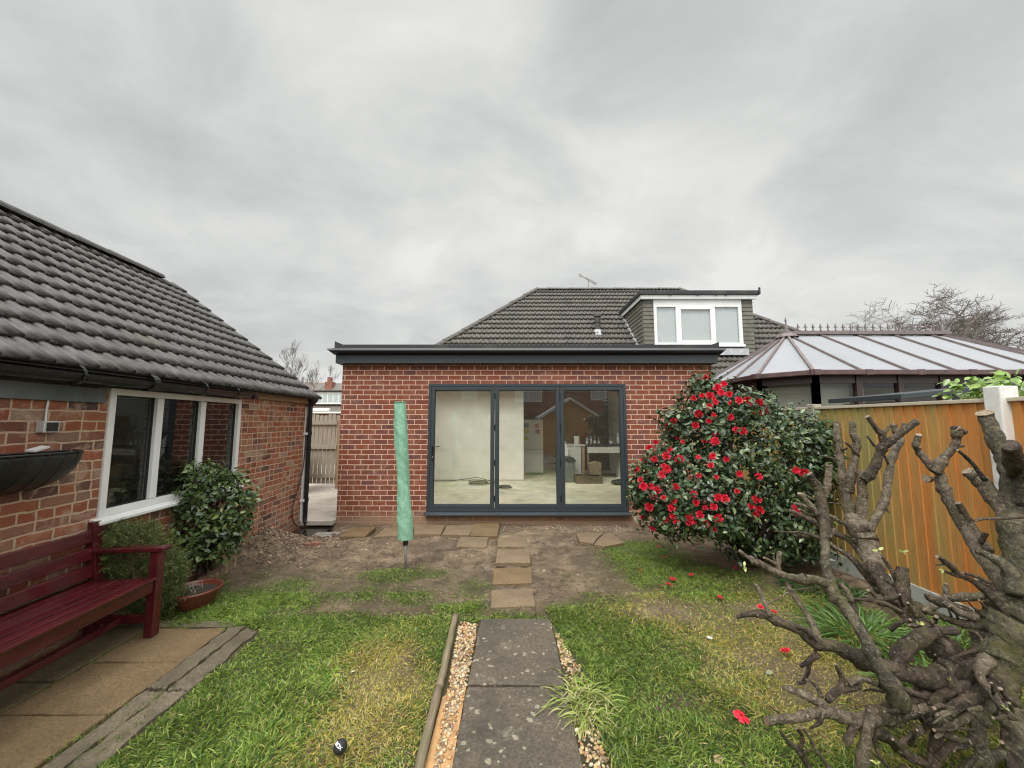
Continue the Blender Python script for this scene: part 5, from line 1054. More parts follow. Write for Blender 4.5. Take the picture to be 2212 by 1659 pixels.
# buds
P, Nn = ellsample(ells, 330, 0.02); P = P+Nn*0.03; IVs = IV*0.011
V = (IVs[None]+P[:, None]).reshape(-1, 3); Fx = (IF[None]+(np.arange(len(P))*len(IV))[:, None, None]).reshape(-1, 3); npmesh('bud', V, Fx, M['petal'], CM, cols=np.repeat(np.array([(0.42, 0.45, 0.2)])*rng.uniform(.6, 1.2, (len(P), 1)), len(IV), 0), smooth=True)['kind'] = 'stuff'
def flower_mesh(seed, open_=1.0):
    rr = random.Random(seed); V = []; F = []; C = []
    for ring, (cnt, r0, ln, tilt, hgt) in enumerate(((7, .010, .042, 0.25, 0.0), (7, .008, .034, 0.75, .006), (6, .005, .024, 1.15, .010), (4, .002, .014, 1.4, .012))):
        for k in range(cnt):
            a = 2*math.pi*(k+ring*.5)/cnt + rr.uniform(-.2, .2); tl = tilt*open_+rr.uniform(-.12, .12); b = len(V); wd = ln*0.62
            for i in range(4):
                s = i/3; rad = r0 + ln*s*math.cos(tl*(0.5+s*.7)); h = hgt + ln*s*math.sin(tl*(0.5+s*.7)) ; ww = wd*(0.45+1.1*s-0.75*s*s*s)
                for j in (-1, 0, 1):
                    V.append((rad*math.cos(a)-j*ww*math.sin(a)*.6, rad*math.sin(a)+j*ww*math.cos(a)*.6, h + (0.004 if j else 0) + rr.uniform(-.0015, .0015)))
                    sh = rr.uniform(.8, 1.15)*(1.25 if i == 3 else 1); C.append((min(.95, 0.68*sh), 0.022*sh*(2.6 if i == 3 else 1), 0.045*sh*(2.2 if i == 3 else 1)))
            for i in range(3):
                for j in range(2): F.append((b+i*3+j, b+i*3+j+1, b+(i+1)*3+j+1, b+(i+1)*3+j))
    me = bpy.data.meshes.new('flower'); me.from_pydata(V, [], F); a = me.color_attributes.new('col', 'FLOAT_COLOR', 'POINT'); a.data.foreach_set('color', np.concatenate([np.array(C), np.ones((len(C), 1))], 1).astype(np.float32).ravel())
    me.polygons.foreach_set('use_smooth', [True]*len(F)); me.materials.append(M['petal']); me.update(); return me
FM = [flower_mesh(s, o_) for s, o_ in ((1, 1), (2, .8), (3, 1.25), (4, .6), (5, 1.0))]
fl = [(743,135),(835,222),(887,190),(645,305),(710,285),(775,285),(805,310),(820,340),(930,275),(865,262),(1005,325),(940,345),(1080,318),(1095,355),(1170,335),(1200,348),(770,375),(685,430),(805,445),(765,490),(1130,435),(1180,428),(1215,405),(940,460),(480,490),(485,530),(443,530),(655,525),(985,562),(1040,572),(510,620),(555,660),(335,660),(285,715),(815,655),(820,595),(730,650),(445,720),(420,775),(525,800),(238,810),(680,785),(795,778),(780,850),(905,800),(325,800),(185,880),(400,855),(425,880),(280,910),(380,930),(215,970),(235,1020),(295,1020),(350,1050),(680,930),(825,945),(1013,920),(1170,940),(500,1020),(993,1060),(640,1085),(840,1110),(895,1120),(480,1135),(663,1155),(460,1190),(805,1185),(735,1190),(1150,1120),(1180,1215),(1145,1255),(285,1185),(240,1270),(418,1290),(472,1258),(500,1295),(695,1248),(640,1310),(605,1265),(738,1320),(838,1275),(807,1370),(310,1355),(1470,890),(1530,905),(1455,1190),(1470,1230),(1590,1280),(400,1110),(320,1100),(600,1300),(1110,1180)]
O0 = Vector((0, 0, CAMH)); CMi = rootmat(CM).inverted(); rr = random.Random(31)
for k, (zx, zy) in enumerate(fl):
    tgt = at(1327.2+.2667*zx, 778.6+.2667*zy, 5.0); d = (tgt-O0).normalized(); best = None; bn = None
    for e in ells:
        r_ = Vector(e[3:6])*1.0; oc = O0-Vector(e[:3]); A_ = sum((d[i]/r_[i])**2 for i in range(3)); B_ = 2*sum(d[i]*oc[i]/r_[i]**2 for i in range(3)); C_ = sum((oc[i]/r_[i])**2 for i in range(3))-1
        D_ = B_*B_-4*A_*C_
        if D_ < 0: continue
        t_ = (-B_-math.sqrt(D_))/(2*A_)
        if best is None or t_ < best: best = t_; q = O0+d*t_; bn = Vector([(q[i]-e[i])/r_[i]**2 for i in range(3)]).normalized()
    if best is None: best = 5.0; bn = Vector((-.4, -.9, .1)); 
    q = O0+d*(best-0.03); nrm = (bn*0.45 - d*0.9 + Vector((rr.uniform(-.5, .5), rr.uniform(-.2, .2), rr.uniform(-.35, .35)))).normalized()
    o = bpy.data.objects.new('flower', FM[rr.randrange(4)]); COL.objects.link(o); o.parent = CM; o.location = CMi @ q; o.rotation_euler = nrm.to_track_quat('Z', 'Y').to_euler(); s = rr.uniform(.5, 1.0); o.scale = (s, s, s)
# fallen flowers
FG_ = 'fallen camellia flowers on the grass'
for u, v, s, up, lab in ((1602, 1545, 1.25, 1, 'large pink-red fallen flower lying face down nearest the camera'), (1697, 1406, 1.0, 0, 'red fallen flower on the yellowed grass beside the cut branches'), (1435, 1205, .9, 0, 'red fallen flower on dark grass just left of the bush foot'),
        (1445, 1263, 1.0, 0, 'red fallen flower at the front of a pair on the lawn before the bush'), (1453, 1251, .9, 0, 'red fallen flower at the back of a pair on the lawn before the bush'), (1493, 1242, .8, 0, 'red fallen flower on the grass below the middle of the bush'), (1428, 1264, .6, 0, 'small faded fallen flower left of the pair on the lawn'),
        (1421, 1181, .8, 0, 'dull red fallen flower on the mud edge under the left side of the bush'), (1643, 1311, .8, 0, 'red fallen flower glimpsed behind the lowest left branch tips'), (1672, 1322, .8, 0, 'red fallen flower close behind the low branch fork'), (1588, 1228, .9, 0, 'red fallen flower in the shade at the foot of the bush'), (1555, 1290, .7, 0, 'browned fallen flower on the lawn in front of the bush foot'), (1383, 1232, .5, 0, 'tiny faded petal clump at the edge of mud and lawn')):
    p = atz(u, v, 0.03); z = G(p.x, p.y)+0.035; p = atz(u, v, z); o = bpy.data.objects.new('fallen_flower', FM[4 if up else rr.randrange(3)]); COL.objects.link(o)
    s *= .68; o.location = p; o.scale = (s, s, s*.6); o.rotation_euler = (rr.uniform(-.3, .3)+(math.pi if up else 0), rr.uniform(-.3, .3), rr.uniform(0, 6)); tag(o, lab, 'flower', FG_)

# dark green shrub under the window
S1 = thing('laurel_shrub', 'round dark green broad-leaved shrub growing under the garage window', 'shrub', (-3.25, 4.25, 0.0))
el = [E_(455, 1110, 4.15, .36, .34, .42), E_(435, 1055, 4.15, .25, .25, .26), E_(487, 1090, 4.15, .24, .28, .32), E_(450, 1152, 4.15, .30, .26, .27), E_(400, 1090, 4.1, .14, .2, .2), E_(425, 1185, 4.2, .20, .16, .12)]
P, Nn = ellsample(el, 420, 0.2); Q, QN = clusters(P, Nn, 7, 0.035); leafcloud('foliage', Q, QN*.7+np.array([0, -.1, .5]), rng.uniform(.045, .08, len(Q)), leafcols(len(Q), (0.075, 0.125, 0.038), (0.20, 0.26, 0.09), .25), M['leafy'], S1, asp=0.48)
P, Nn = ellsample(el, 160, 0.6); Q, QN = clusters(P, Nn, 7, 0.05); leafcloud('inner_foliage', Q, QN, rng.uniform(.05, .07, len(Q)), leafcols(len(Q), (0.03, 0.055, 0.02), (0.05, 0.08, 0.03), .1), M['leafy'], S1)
mb = MB()
for k in range(14):
    e = el[k % 5]; tgt = Vector(e[:3])+Vector((rr.uniform(-.2, .2), rr.uniform(-.2, .2), rr.uniform(0, e[5]))); mb.tube(smooth_path([(-3.2+rr.uniform(-.1, .1), 4.2+rr.uniform(-.05, .05), -.05), Vector((-3.2, 4.2, 0.2)).lerp(tgt, .4), tgt]), [.012*(1-j/15)+.002 for j in range(13)], 5)
mb.build('stem', M['bark_dark'], S1, smooth=True)
def tips(u, v, Y, n_, h): # upright shoots with pale leaves
    p = at(u, v, Y); pos = np.array([(p.x+rng.normal(0, .02), p.y+rng.normal(0, .02), p.z-h+h*i/n_) for i in range(n_)]); leafcloud('shoot', pos, np.tile([0, -.3, .5], (n_, 1)), rng.uniform(.05, .075, n_), leafcols(n_, (0.12, 0.17, 0.06), (0.24, 0.26, 0.1), .4), M['leafy'], S1, asp=.45)
for a in ((398, 1003, 4.1, 10, .1), (462, 1005, 4.1, 9, .08), (507, 1012, 4.1, 9, .08), (432, 1020, 4.0, 8, .06), (390, 1025, 4.1, 8, .08)): tips(*a)
# rosemary-like fine shrub behind the bench
def blades(name, pos, d, L, w, cols, mat, parent=None, seg=3, curve=0.5, face=None):
    """tapering blades: pos (n,3) base, d (n,3) direction, bending towards the ground"""
    n = len(pos); d = d/np.linalg.norm(d, axis=1)[:, None]; h = d.copy(); h[:, 2] = 0; hn = np.linalg.norm(h, axis=1)[:, None]+1e-6; h /= hn
    s = np.cross(d, np.array([0, 0, 1.0])+rng.normal(0, .5, (n, 3))) if face is None else face; s /= np.linalg.norm(s, axis=1)[:, None]+1e-6
    V = []; 
    for k in range(seg+1):
        t_ = k/seg; c = pos + d*(L*t_)[:, None] + (h*0.6 - np.array([0, 0, 1]))*((L*curve)*t_*t_)[:, None]*0.6
        ww = (w*(1-t_**2.2)*(0.75+.5*t_) + 0.0002)[:, None]*0.5
        V += ([c-s*ww, c+s*ww] if k < seg else [c])
    nv = 2*seg+1; V = np.stack(V, 1).reshape(-1, 3); o = np.arange(n)[:, None]*nv; F = []
    for k in range(seg-1): F += [o+np.array([[2*k, 2*k+1, 2*k+3]]), o+np.array([[2*k, 2*k+3, 2*k+2]])]
    F.append(o+np.array([[2*seg-2, 2*seg-1, 2*seg]])); return npmesh(name, V, np.concatenate(F), mat, parent, cols=np.repeat(cols, nv, 0))
S2 = thing('rosemary_shrub', 'fine grey-green needle-leaved shrub behind the bench end', 'shrub', (-3.15, 3.75, 0))
el = [E_(295, 1200, 3.32, .19, .17, .22), E_(258, 1190, 3.22, .13, .11, .17), E_(345, 1240, 3.42, .17, .17, .22), E_(335, 1290, 3.42, .18, .17, .17), E_(300, 1260, 3.33, .17, .13, .22)]
P, Nn = ellsample(el, 1700, 0.5); PP, DD = [], []
for k in range(len(P)):
    st = P[k]; dr = Nn[k]*0.6+np.array([0, 0, .9])+rng.normal(0, .3, 3); dr /= np.linalg.norm(dr); m_ = 18; tt = np.linspace(0, .10, m_); PP.append(st+dr*tt[:, None]); DD.append(dr*0.6+rng.normal(0, .7, (m_, 3)))
PP = np.concatenate(PP); DD = np.concatenate(DD); blades('foliage', PP, DD, rng.uniform(.018, .035, len(PP)), np.full(len(PP), .0045), leafcols(len(PP), (0.13, 0.18, 0.055), (0.26, 0.28, 0.11), .3), M['grassm'], S2, seg=2)
# ------------------------------------------------------------------ lawn
def lawn(name, n, x0, x1, y0, y1, lmin, lmax, wmin, wmax, seed=0):
    x = rng.uniform(x0, x1, n); y = rng.uniform(y0, y1, n)
    gm_ = grass_mask(x, y); keep = rng.random(n) < gm_**1.25
    keep &= ~((x > -0.475) & (x < 0.47) & (y < 3.42)) | ((x > .345) & (x < .47) & (y > 2.85) & (rng.random(n) < (y-2.85)*3)) | ((x > -.475) & (x < .4) & (y > 3.38))
    keep &= ~((x < -1.97) & (y < 3.28)); keep &= x < 3.68
    keep &= ~((np.abs(x-0.0) < 0.23) & (y > 3.62) & (y < 4.0))
    x, y, gm_ = x[keep], y[keep], gm_[keep]; n = len(x); z = gz(x, y); ym_ = yellow_mask(x, y)
    clump = vnoise(x, y, 4.5, 31)+0.6*vnoise(x, y, 11, 32)
    L = (rng.uniform(lmin, lmax, n))*(0.75+0.9*np.clip(clump+.35, 0, 1))*(0.45+0.6*gm_)*(1-0.35*ym_)
    fieldx = vnoise(x, y, 5.3, 33)*1.5; fieldy = vnoise(x, y, 5.7, 34)*1.5
    d = np.stack([rng.normal(0, .65, n)+fieldx, rng.normal(0, .65, n)+fieldy, np.full(n, .85)+rng.normal(0, .15, n)], 1)
    base = np.array([0.150, 0.235, 0.032]); light = np.array([0.31, 0.39, 0.085]); dark = np.array([0.062, 0.120, 0.024]); yel = np.array([0.50, 0.42, 0.10]); straw = np.array([0.56, 0.45, 0.22])
    t_ = rng.random(n)[:, None]; c = np.where(t_ < .45, base, np.where(t_ < .72, light, dark)); tone = (1+0.55*vnoise(x, y, 1.7, 35)+.3*vnoise(x, y, 6, 36))[:, None]; c = c*tone
    ky = rng.random(n) < ym_*0.8; c[ky] = yel*rng.uniform(.6, 1.2, (ky.sum(), 1)); ks = rng.random(n) < (0.03+0.25*ym_+0.12*(gm_ < .5)); c[ks] = straw*rng.uniform(.5, 1.1, (ks.sum(), 1))
    c = c*rng.uniform(.8, 1.2, (n, 1)); return blades(name, np.stack([x, y, z-0.004], 1), d, L, rng.uniform(wmin, wmax, n), c, M['grassm'], seg=3, curve=.55)
g1 = lawn('grass', 300000, -3.2, 3.7, 1.3, 3.9, .026, .060, .0042, .0072); g1['kind'] = 'stuff'
g2 = lawn('grass', 130000, -3.3, 3.7, 3.8, 5.8, .020, .046, .004, .0065); g2['kind'] = 'stuff'
g3_ = lawn('grass', 35000, -3.3, 3.7, 0.3, 1.4, .035, .075, .004, .006); g3_['kind'] = 'stuff'
# grass and weeds in the patio joints and around bench legs, bed edge
def tuft(name, cx, cy, n_, r, lmin, lmax, w0, w1, colr, spread=.6, z=None, curve=.8, seg=4, mat='grassm', parent=None):
    a = rng.uniform(0, 6.28, n_); q = r*np.sqrt(rng.random(n_)); x = cx+q*np.cos(a); y = cy+q*np.sin(a); zz = gz(x, y) if z is None else np.full(n_, z)
    d = np.stack([np.cos(a)*spread*rng.uniform(.3, 1.4, n_)+rng.normal(0, .2, n_), np.sin(a)*spread*rng.uniform(.3, 1.4, n_)+rng.normal(0, .2, n_), np.full(n_, 1.0)], 1)
    c = np.array(colr)[rng.integers(0, len(colr), n_)]*rng.uniform(.65, 1.25, (n_, 1)); d += rng.normal(0, .12, d.shape); return blades(name, np.stack([x, y, zz], 1), d, rng.uniform(lmin, lmax, n_), rng.uniform(w0, w1, n_), c, M[mat], parent, seg=seg, curve=curve)
gc = [(0.105, 0.19, 0.03), (0.19, 0.26, 0.06), (0.06, 0.12, 0.03)]; yc = [(0.24, 0.25, 0.05), (0.30, 0.28, 0.08), (0.15, 0.19, 0.04)]
X_, Y_ = [], []
joint = [(-2.885, 3.2, 130), (-2.885, 2.9, 150), (-2.89, 2.6, 130), (-2.89, 2.2, 90), (-2.262, 2.35, 60), (-2.262, 2.1, 130), (-2.262, 1.9, 60), (-2.13, 2.45, 90), (-2.12, 2.1, 50), (-2.6, 3.26, 60), (-3.2, 2.6, 90), (-2.05, 2.2, 80), (-2.262, 1.75, 90)]
px_ = np.concatenate([rng.normal(a, .018, c) for a, b_, c in joint]); py_ = np.concatenate([rng.normal(b_, .08, c) for a, b_, c in joint]); n_ = len(px_)
o = blades('joint_grass', np.stack([px_, py_, np.full(n_, .004)], 1), np.stack([rng.normal(0, .6, n_), rng.normal(0, .6, n_), np.ones(n_)], 1), rng.uniform(.015, .04, n_), rng.uniform(.002, .004, n_), np.array(gc+yc)[rng.integers(0, 6, n_)], M['grassm']); o['kind'] = 'stuff'
tg = lambda o, l, c, g_=None: tag(o, l, c, g_)
_cl = []
a_ = rng.uniform(0, 6.28, 620); q_ = np.sqrt(rng.random(620)); cx_ = np.where(rng.random(620) < .5, 0.38, 0.46)+.11*q_*np.cos(a_); cy_ = np.where(rng.random(620) < .4, 2.52, 2.40)+.13*q_*np.sin(a_)
d_c = np.stack([np.cos(a_)*.7*q_+rng.normal(-.15, .45, 620), np.sin(a_)*.7*q_+rng.normal(-.25, .45, 620), rng.uniform(.35, 1.1, 620)], 1)
tg(blades('grass_clump', np.stack([cx_, cy_, gz(cx_, cy_)], 1), d_c, rng.uniform(.05, .17, 620)*np.where(rng.random(620) < .12, 1.6, 1), rng.uniform(.006, .013, 620), np.array([(0.30, 0.37, 0.08), (0.22, 0.31, 0.06), (0.42, 0.44, 0.15), (0.50, 0.46, 0.22)])[rng.integers(0, 4, 620)]*rng.uniform(.55, 1.2, (620, 1)), M['strap'], seg=4, curve=1.2), 'spreading clump of yellow-green strap leaves beside the stone path', 'plant')
tg(tuft('strap_leaf_plant', 2.72, 3.15, 420, .30, .14, .32, .008, .015, [(0.09, 0.19, 0.045), (0.13, 0.24, 0.06), (0.17, 0.28, 0.07)], 1.1, mat='strap', curve=.9), 'mass of fresh green strap leaves under the cut branches by the fence', 'plant')
tg(tuft('strap_leaf_plant', 2.55, 2.55, 200, .18, .12, .26, .008, .014, [(0.12, 0.24, 0.05), (0.18, 0.30, 0.07)], 1.1, mat='strap', curve=.9), 'smaller clump of green strap leaves close to the knotted trunk', 'plant')
tg(tuft('strap_leaf_plant', 3.3, 3.0, 140, .14, .14, .30, .007, .012, [(0.14, 0.26, 0.07), (0.17, 0.28, 0.09)], 1.0, mat='strap', curve=.8), 'narrow clump of green strap leaves against the gravel board of the fence', 'plant')
tg(tuft('long_grass', -3.05, 3.98, 300, .13, .10, .22, .003, .006, gc, .7), 'long green grass growing between the laurel shrub and the log edging', 'grass clump')
tg(tuft('long_grass', -3.0, 3.62, 300, .16, .08, .20, .003, .006, gc+yc, .7), 'long grass and weeds behind the red bowl and bench leg', 'grass clump')
tg(tuft('low_weeds', 3.1, 4.05, 700, .34, .04, .13, .008, .016, [(0.05, 0.11, 0.03), (0.08, 0.15, 0.04)], .9, mat='strap'), 'dark green low weeds between the bush foot and the fence', 'weeds')
# neighbour's pale green shrub over the fence
S3 = thing('neighbour_shrub', 'bright green leafy shrub showing over the fence beside the white post', 'shrub', (4.55, 3.6, -0.08))
el = [E_(2150, 838, 3.35, .20, .25, .07), E_(2205, 832, 3.2, .22, .25, .09), E_(2100, 845, 3.5, .15, .2, .05), E_(2180, 900, 3.4, .4, .3, .3)]
P, Nn = ellsample(el, 120, .2); Q, QN = clusters(P, Nn, 5, .03); leafcloud('foliage', Q, QN*.5+np.array([0, -.3, .6]), rng.uniform(.05, .09, len(Q)), leafcols(len(Q), (0.22, 0.36, 0.07), (0.34, 0.48, 0.13), .3), M['leafy'], S3, asp=.6)
MB().tube([(4.55, 3.6, -.1), (4.5, 3.5, 1.0), (4.5, 3.4, 1.75)], [.03, .02, .008], 6).build('stem', M['bark_dark'], S3)

# ------------------------------------------------------------------ hard-pruned tree on the right
TR_ = thing('pruned_tree', 'gnarled old tree cut back hard to bare knotted limbs, in the right foreground', 'tree', (2.75, 2.15, -0.02))
SC = {'A': (1592.6, 840.6, .28), 'B': (1548.4, 1150.2, .30666), 'C': (1769.6, 1106.0, .2), 'D': (1548.4, 1327.2, .2)}
def limb(k, pts, mat='bark_dark', name='limb', n=11, wob=0.07, cut=True, seed=0, shift=0.0):
    ox, oy, s = SC[k]; P = [at(ox+s*x, oy+s*y, Y+shift) for x, y, Y, r in pts]; Rr = [0.79*r*s*(Y+shift)/FPX for x, y, Y, r in pts]; kk = 6
    SPp = smooth_path(P, kk); rs = []
    rr = random.Random(seed+len(pts)*7+int(pts[0][0])); knots = [rr.uniform(0, len(SPp)) for _ in range(max(1, len(SPp)//5))]
    for i in range(len(SPp)):
        j = min(i//kk, len(Rr)-2); t_ = (i-j*kk)/kk; r = Rr[j]*(1-t_)+Rr[j+1]*t_
        for q in knots: r *= 1+0.20*math.exp(-((i-q)/0.9)**2)
        rs.append(r)
    amp = min(Rr)*0.16; SPp = [p+Vector((rr.uniform(-amp, amp), rr.uniform(-amp, amp), rr.uniform(-amp, amp))) for p in SPp]
    mb = MB(); mb.tube(SPp, rs, n, wob=wob, seed=seed, mc=1)
    o = mb.build(name, [M[mat], M['cut_wood'] if cut else M[mat]], TR_, smooth=True); o.data.polygons[len(o.data.polygons)-1].use_smooth = False
    return o
G_, D_, O_ = 'bark_grey', 'bark_dark', 'bark_moss'
# main trunk and stool
limb('A', [(2230,1900,2.2,150),(2200,1600,2.2,130),(2180,1300,2.2,110),(2150,1000,2.25,95),(2130,700,2.3,90),(2070,520,2.35,75),(1985,380,2.38,62),(1910,180,2.42,55)], O_, 'trunk', 14)
limb('A', [(2160,700,2.28,70),(2140,560,2.2,64),(2115,430,2.1,60)], D_, seed=2, cut=False)
limb('A', [(2170,900,2.25,70),(2230,700,2.2,60),(2270,520,2.15,50)], D_, seed=3)
limb('B', [(1480,760,2.3,70),(1600,860,2.2,95),(1740,980,2.12,125),(1880,1080,2.08,130),(2000,1100,2.05,120)], D_, 'stool', 16, 0.12)
limb('B', [(2260,520,2.15,190),(2120,680,2.15,190),(2000,850,2.15,160),(1950,1020,2.12,130),(2020,1200,2.02,90),(2130,1420,1.95,85),(2230,1800,1.9,100)], O_, 'stool', 16, 0.12, seed=5)
# long middle limb with its fork
limb('C', [(2150,1050,2.2,120),(1950,720,2.35,92),(1720,420,2.5,76),(1560,150,2.6,68),(1430,-60,2.65,58),(1330,-280,2.7,58),(1300,-420,2.72,52),(1200,-500,2.75,46),(1090,-640,2.8,36),(1050,-700,2.8,32)], G_, seed=4, n=13)
limb('A', [(1530,640,2.7,42),(1600,530,2.68,34),(1670,450,2.66,30),(1695,370,2.65,31),(1688,312,2.65,46)], G_, seed=6)
limb('A', [(1670,300,2.66,26),(1745,335,2.66,28)], D_, seed=61)
limb('A', [(1650,450,2.66,16),(1745,437,2.66,13)], G_, seed=7)
limb('A', [(1370,450,2.78,26),(1400,350,2.76,25)], G_, seed=8)
limb('C', [(1830,420,2.45,50),(1700,230,2.55,45),(1590,60,2.6,34),(1505,-100,2.6,32)], G_, seed=9)
limb('C', [(1740,340,2.45,30),(1800,225,2.42,30)], D_, seed=10)
limb('A', [(1480,690,2.66,28),(1455,690,2.6,34)], D_, seed=11)
# blunt limb with stick
limb('A', [(2150,1060,2.25,70),(2030,900,2.3,62),(1930,770,2.35,60),(1850,690,2.4,55),(1775,635,2.42,48)], G_, seed=12, n=13)
limb('A', [(1915,705,2.33,20),(1800,560,2.33,16),(1700,470,2.33,12)], D_, seed=13, n=7)
limb('A', [(2260,985,2.0,14),(2000,1000,2.0,13),(1890,1000,2.0,15),(1828,1018,2.0,9)], D_, seed=14, n=7)
# horizontal limb low across the fence, with spur
limb('C', [(2080,960,2.2,70),(1900,905,2.25,50),(1750,910,2.3,48),(1500,925,2.35,45),(1370,935,2.4,45),(1270,990,2.4,48),(1120,1080,2.4,40)], G_, seed=15)
limb('C', [(1375,900,2.4,32),(1368,770,2.4,18)], G_, seed=16)
limb('C', [(2080,1120,2.12,70),(1850,900,2.15,45),(1650,740,2.15,32),(1520,690,2.15,28),(1400,660,2.15,18),(1330,630,2.15,10)], D_, seed=17)
limb('C', [(1500,690,2.15,26),(1440,600,2.14,36),(1360,540,2.13,36),(1275,480,2.12,20)], D_, seed=18)
limb('C', [(1400,560,2.13,16),(1250,575,2.13,9)], D_, seed=181, n=6)
limb('C', [(1860,770,2.13,20),(1700,700,2.13,22),(1555,655,2.12,18)], D_, seed=19)
limb('C', [(2000,1000,2.3,60),(1850,830,2.32,48),(1700,720,2.34,30)], G_, seed=20)
limb('C', [(2150,900,2.1,110),(2050,620,2.15,70),(1850,480,2.2,45),(1720,430,2.25,30)], O_, seed=21)
# spreading left group of rising limbs
limb('C', [(1450,1500,2.2,120),(1200,1330,2.33,110),(1000,1100,2.4,105),(800,900,2.5,105),(650,700,2.6,85),(560,550,2.7,62),(450,430,2.8,48),(330,300,2.9,40),(180,230,3.0,34),(20,150,3.1,32),(-150,60,3.15,30),(-330,-20,3.2,26)], D_, seed=22, n=13)
limb('C', [(620,780,2.7,44),(450,600,2.8,38),(300,460,2.9,30),(150,370,2.95,25),(30,300,3.05,22),(-150,230,3.1,20),(-330,220,3.15,10)], D_, seed=23)
limb('C', [(650,860,2.7,44),(480,640,2.8,38),(330,480,2.85,30),(200,400,2.9,24),(60,300,3.0,20)], G_, seed=24)
limb('A', [(830,1045,3.0,14),(705,968,3.05,13)], G_, seed=25, n=7)
limb('A', [(640,1150,3.1,26),(560,1130,3.15,24),(450,1145,3.2,16)], D_, seed=26)
limb('A', [(500,1125,3.15,14),(400,1105,3.2,9),(290,1097,3.2,6)], D_, seed=27, n=7)
# grey upright group
limb('A', [(1060,1400,2.68,80),(1000,1200,2.8,88),(935,1080,2.85,90),(885,980,2.9,64)], G_, seed=28, n=13, cut=False)
limb('A', [(890,1010,2.9,52),(862,900,2.92,44),(822,760,2.95,38),(800,670,2.95,33)], G_, seed=29)
limb('A', [(815,700,2.95,32),(795,560,2.97,28),(785,440,2.97,27),(768,350,2.98,30),(770,253,3,23)], G_, seed=30)
limb('A', [(860,800,2.93,42),(880,660,2.92,34),(905,540,2.92,30),(918,400,2.92,31),(890,330,2.92,25),(890,250,2.92,26)], G_, seed=31)
limb('A', [(955,1060,2.85,48),(960,900,2.85,40),(962,760,2.85,37),(965,635,2.85,36)], G_, seed=32)
limb('A', [(970,710,2.83,40),(1030,650,2.82,42),(1080,540,2.8,36),(1125,450,2.78,37),(1200,390,2.75,32),(1290,322,2.72,30),(1395,248,2.7,28)], D_, seed=33)
limb('A', [(1135,440,2.78,32),(1110,350,2.78,26),(1060,290,2.78,20),(1003,208,2.78,19)], D_, seed=34)
limb('A', [(1130,350,2.77,16),(1172,285,2.77,10)], D_, seed=341, n=7)
limb('A', [(1010,1150,2.8,30),(1050,1030,2.8,34),(1120,900,2.82,32),(1150,810,2.83,32),(1180,600,2.85,30),(1220,470,2.87,30),(1262,390,2.88,28),(1220,320,2.9,25),(1205,270,2.9,27)], G_, seed=35)
limb('A', [(1280,330,2.72,20),(1285,262,2.72,16)], G_, seed=36)
for sd, pts in enumerate(([(1165,570,2.85,12),(1128,500,2.85,9)], [(1060,440,2.8,10),(995,355,2.8,8)], [(775,545,2.95,10),(700,525,2.95,9),(648,515,2.95,8)], [(935,515,2.9,15),(880,450,2.9,12),(830,408,2.9,11)], [(810,890,2.95,7),(715,875,2.95,6)], [(1150,930,2.8,14),(1168,950,2.78,7)], [(800,470,2.95,14),(850,455,2.93,10)])): limb('A', pts, D_, seed=50+sd, n=6)
# dark front limb, near the camera
limb('C', [(900,2100,1.85,110),(760,1850,1.85,95),(600,1600,1.88,80),(520,1400,1.92,72),(400,1200,1.98,64),(250,1000,2.05,62),(130,800,2.1,56),(80,600,2.15,54),(60,400,2.2,50),(60,200,2.25,48),(40,20,2.3,46)], O_, seed=37, n=14)
limb('A', [(680,1120,2.27,40),(665,950,2.3,42),(645,850,2.32,44),(620,760,2.34,42),(575,700,2.36,34),(508,668,2.38,27)], D_, seed=38, n=12)
limb('A', [(600,740,2.34,30),(560,655,2.33,27)], D_, seed=381)
limb('A', [(675,830,2.32,30),(690,760,2.32,30),(700,670,2.32,28),(712,588,2.32,29)], G_, seed=39)
limb('A', [(620,970,2.3,26),(540,870,2.3,22),(478,802,2.3,19)], G_, seed=40)
limb('A', [(610,960,2.32,18),(530,905,2.3,15),(438,880,2.3,12)], G_, seed=41, n=8)
limb('A', [(590,985,2.33,14),(475,925,2.3,12)], G_, seed=42, n=7)
limb('A', [(600,860,2.34,12),(502,806,2.32,10)], G_, seed=43, n=7)
limb('A', [(690,1170,2.24,18),(720,1140,2.2,16),(757,1078,2.2,14)], G_, seed=44, n=7)
# low left limbs
limb('A', [(760,1640,2.05,36),(700,1520,2.1,38),(600,1470,2.1,40),(530,1470,2.12,46),(400,1450,2.15,32),(280,1400,2.2,27),(180,1350,2.25,25),(100,1320,2.27,34)], G_, seed=45)
limb('A', [(110,1320,2.27,18),(12,1243,2.3,13)], G_, seed=46, n=8)
limb('A', [(345,1435,2.2,20),(315,1370,2.2,22),(330,1252,2.2,15)], G_, seed=47, n=8); limb('A', [(305,1350,2.2,14),(205,1298,2.2,11)], G_, seed=48, n=7); limb('A', [(285,1330,2.2,9),(278,1268,2.2,8)], D_, seed=481, n=6)
limb('A', [(790,1500,2.1,18),(850,1560,2.08,22),(880,1640,2.06,24)], G_, seed=49, n=8)
limb('A', [(1250,1600,2.2,22),(1050,1625,2.15,16),(800,1605,2.1,10)], D_, seed=495, n=7)
limb('A', [(585,1528,2.1,7),(450,1545,2.12,7),(335,1530,2.14,5)], G_, seed=496, n=6)
limb('A', [(395,1570,2.12,8),(300,1620,2.12,7),(225,1655,2.12,6)], G_, seed=497, n=6)
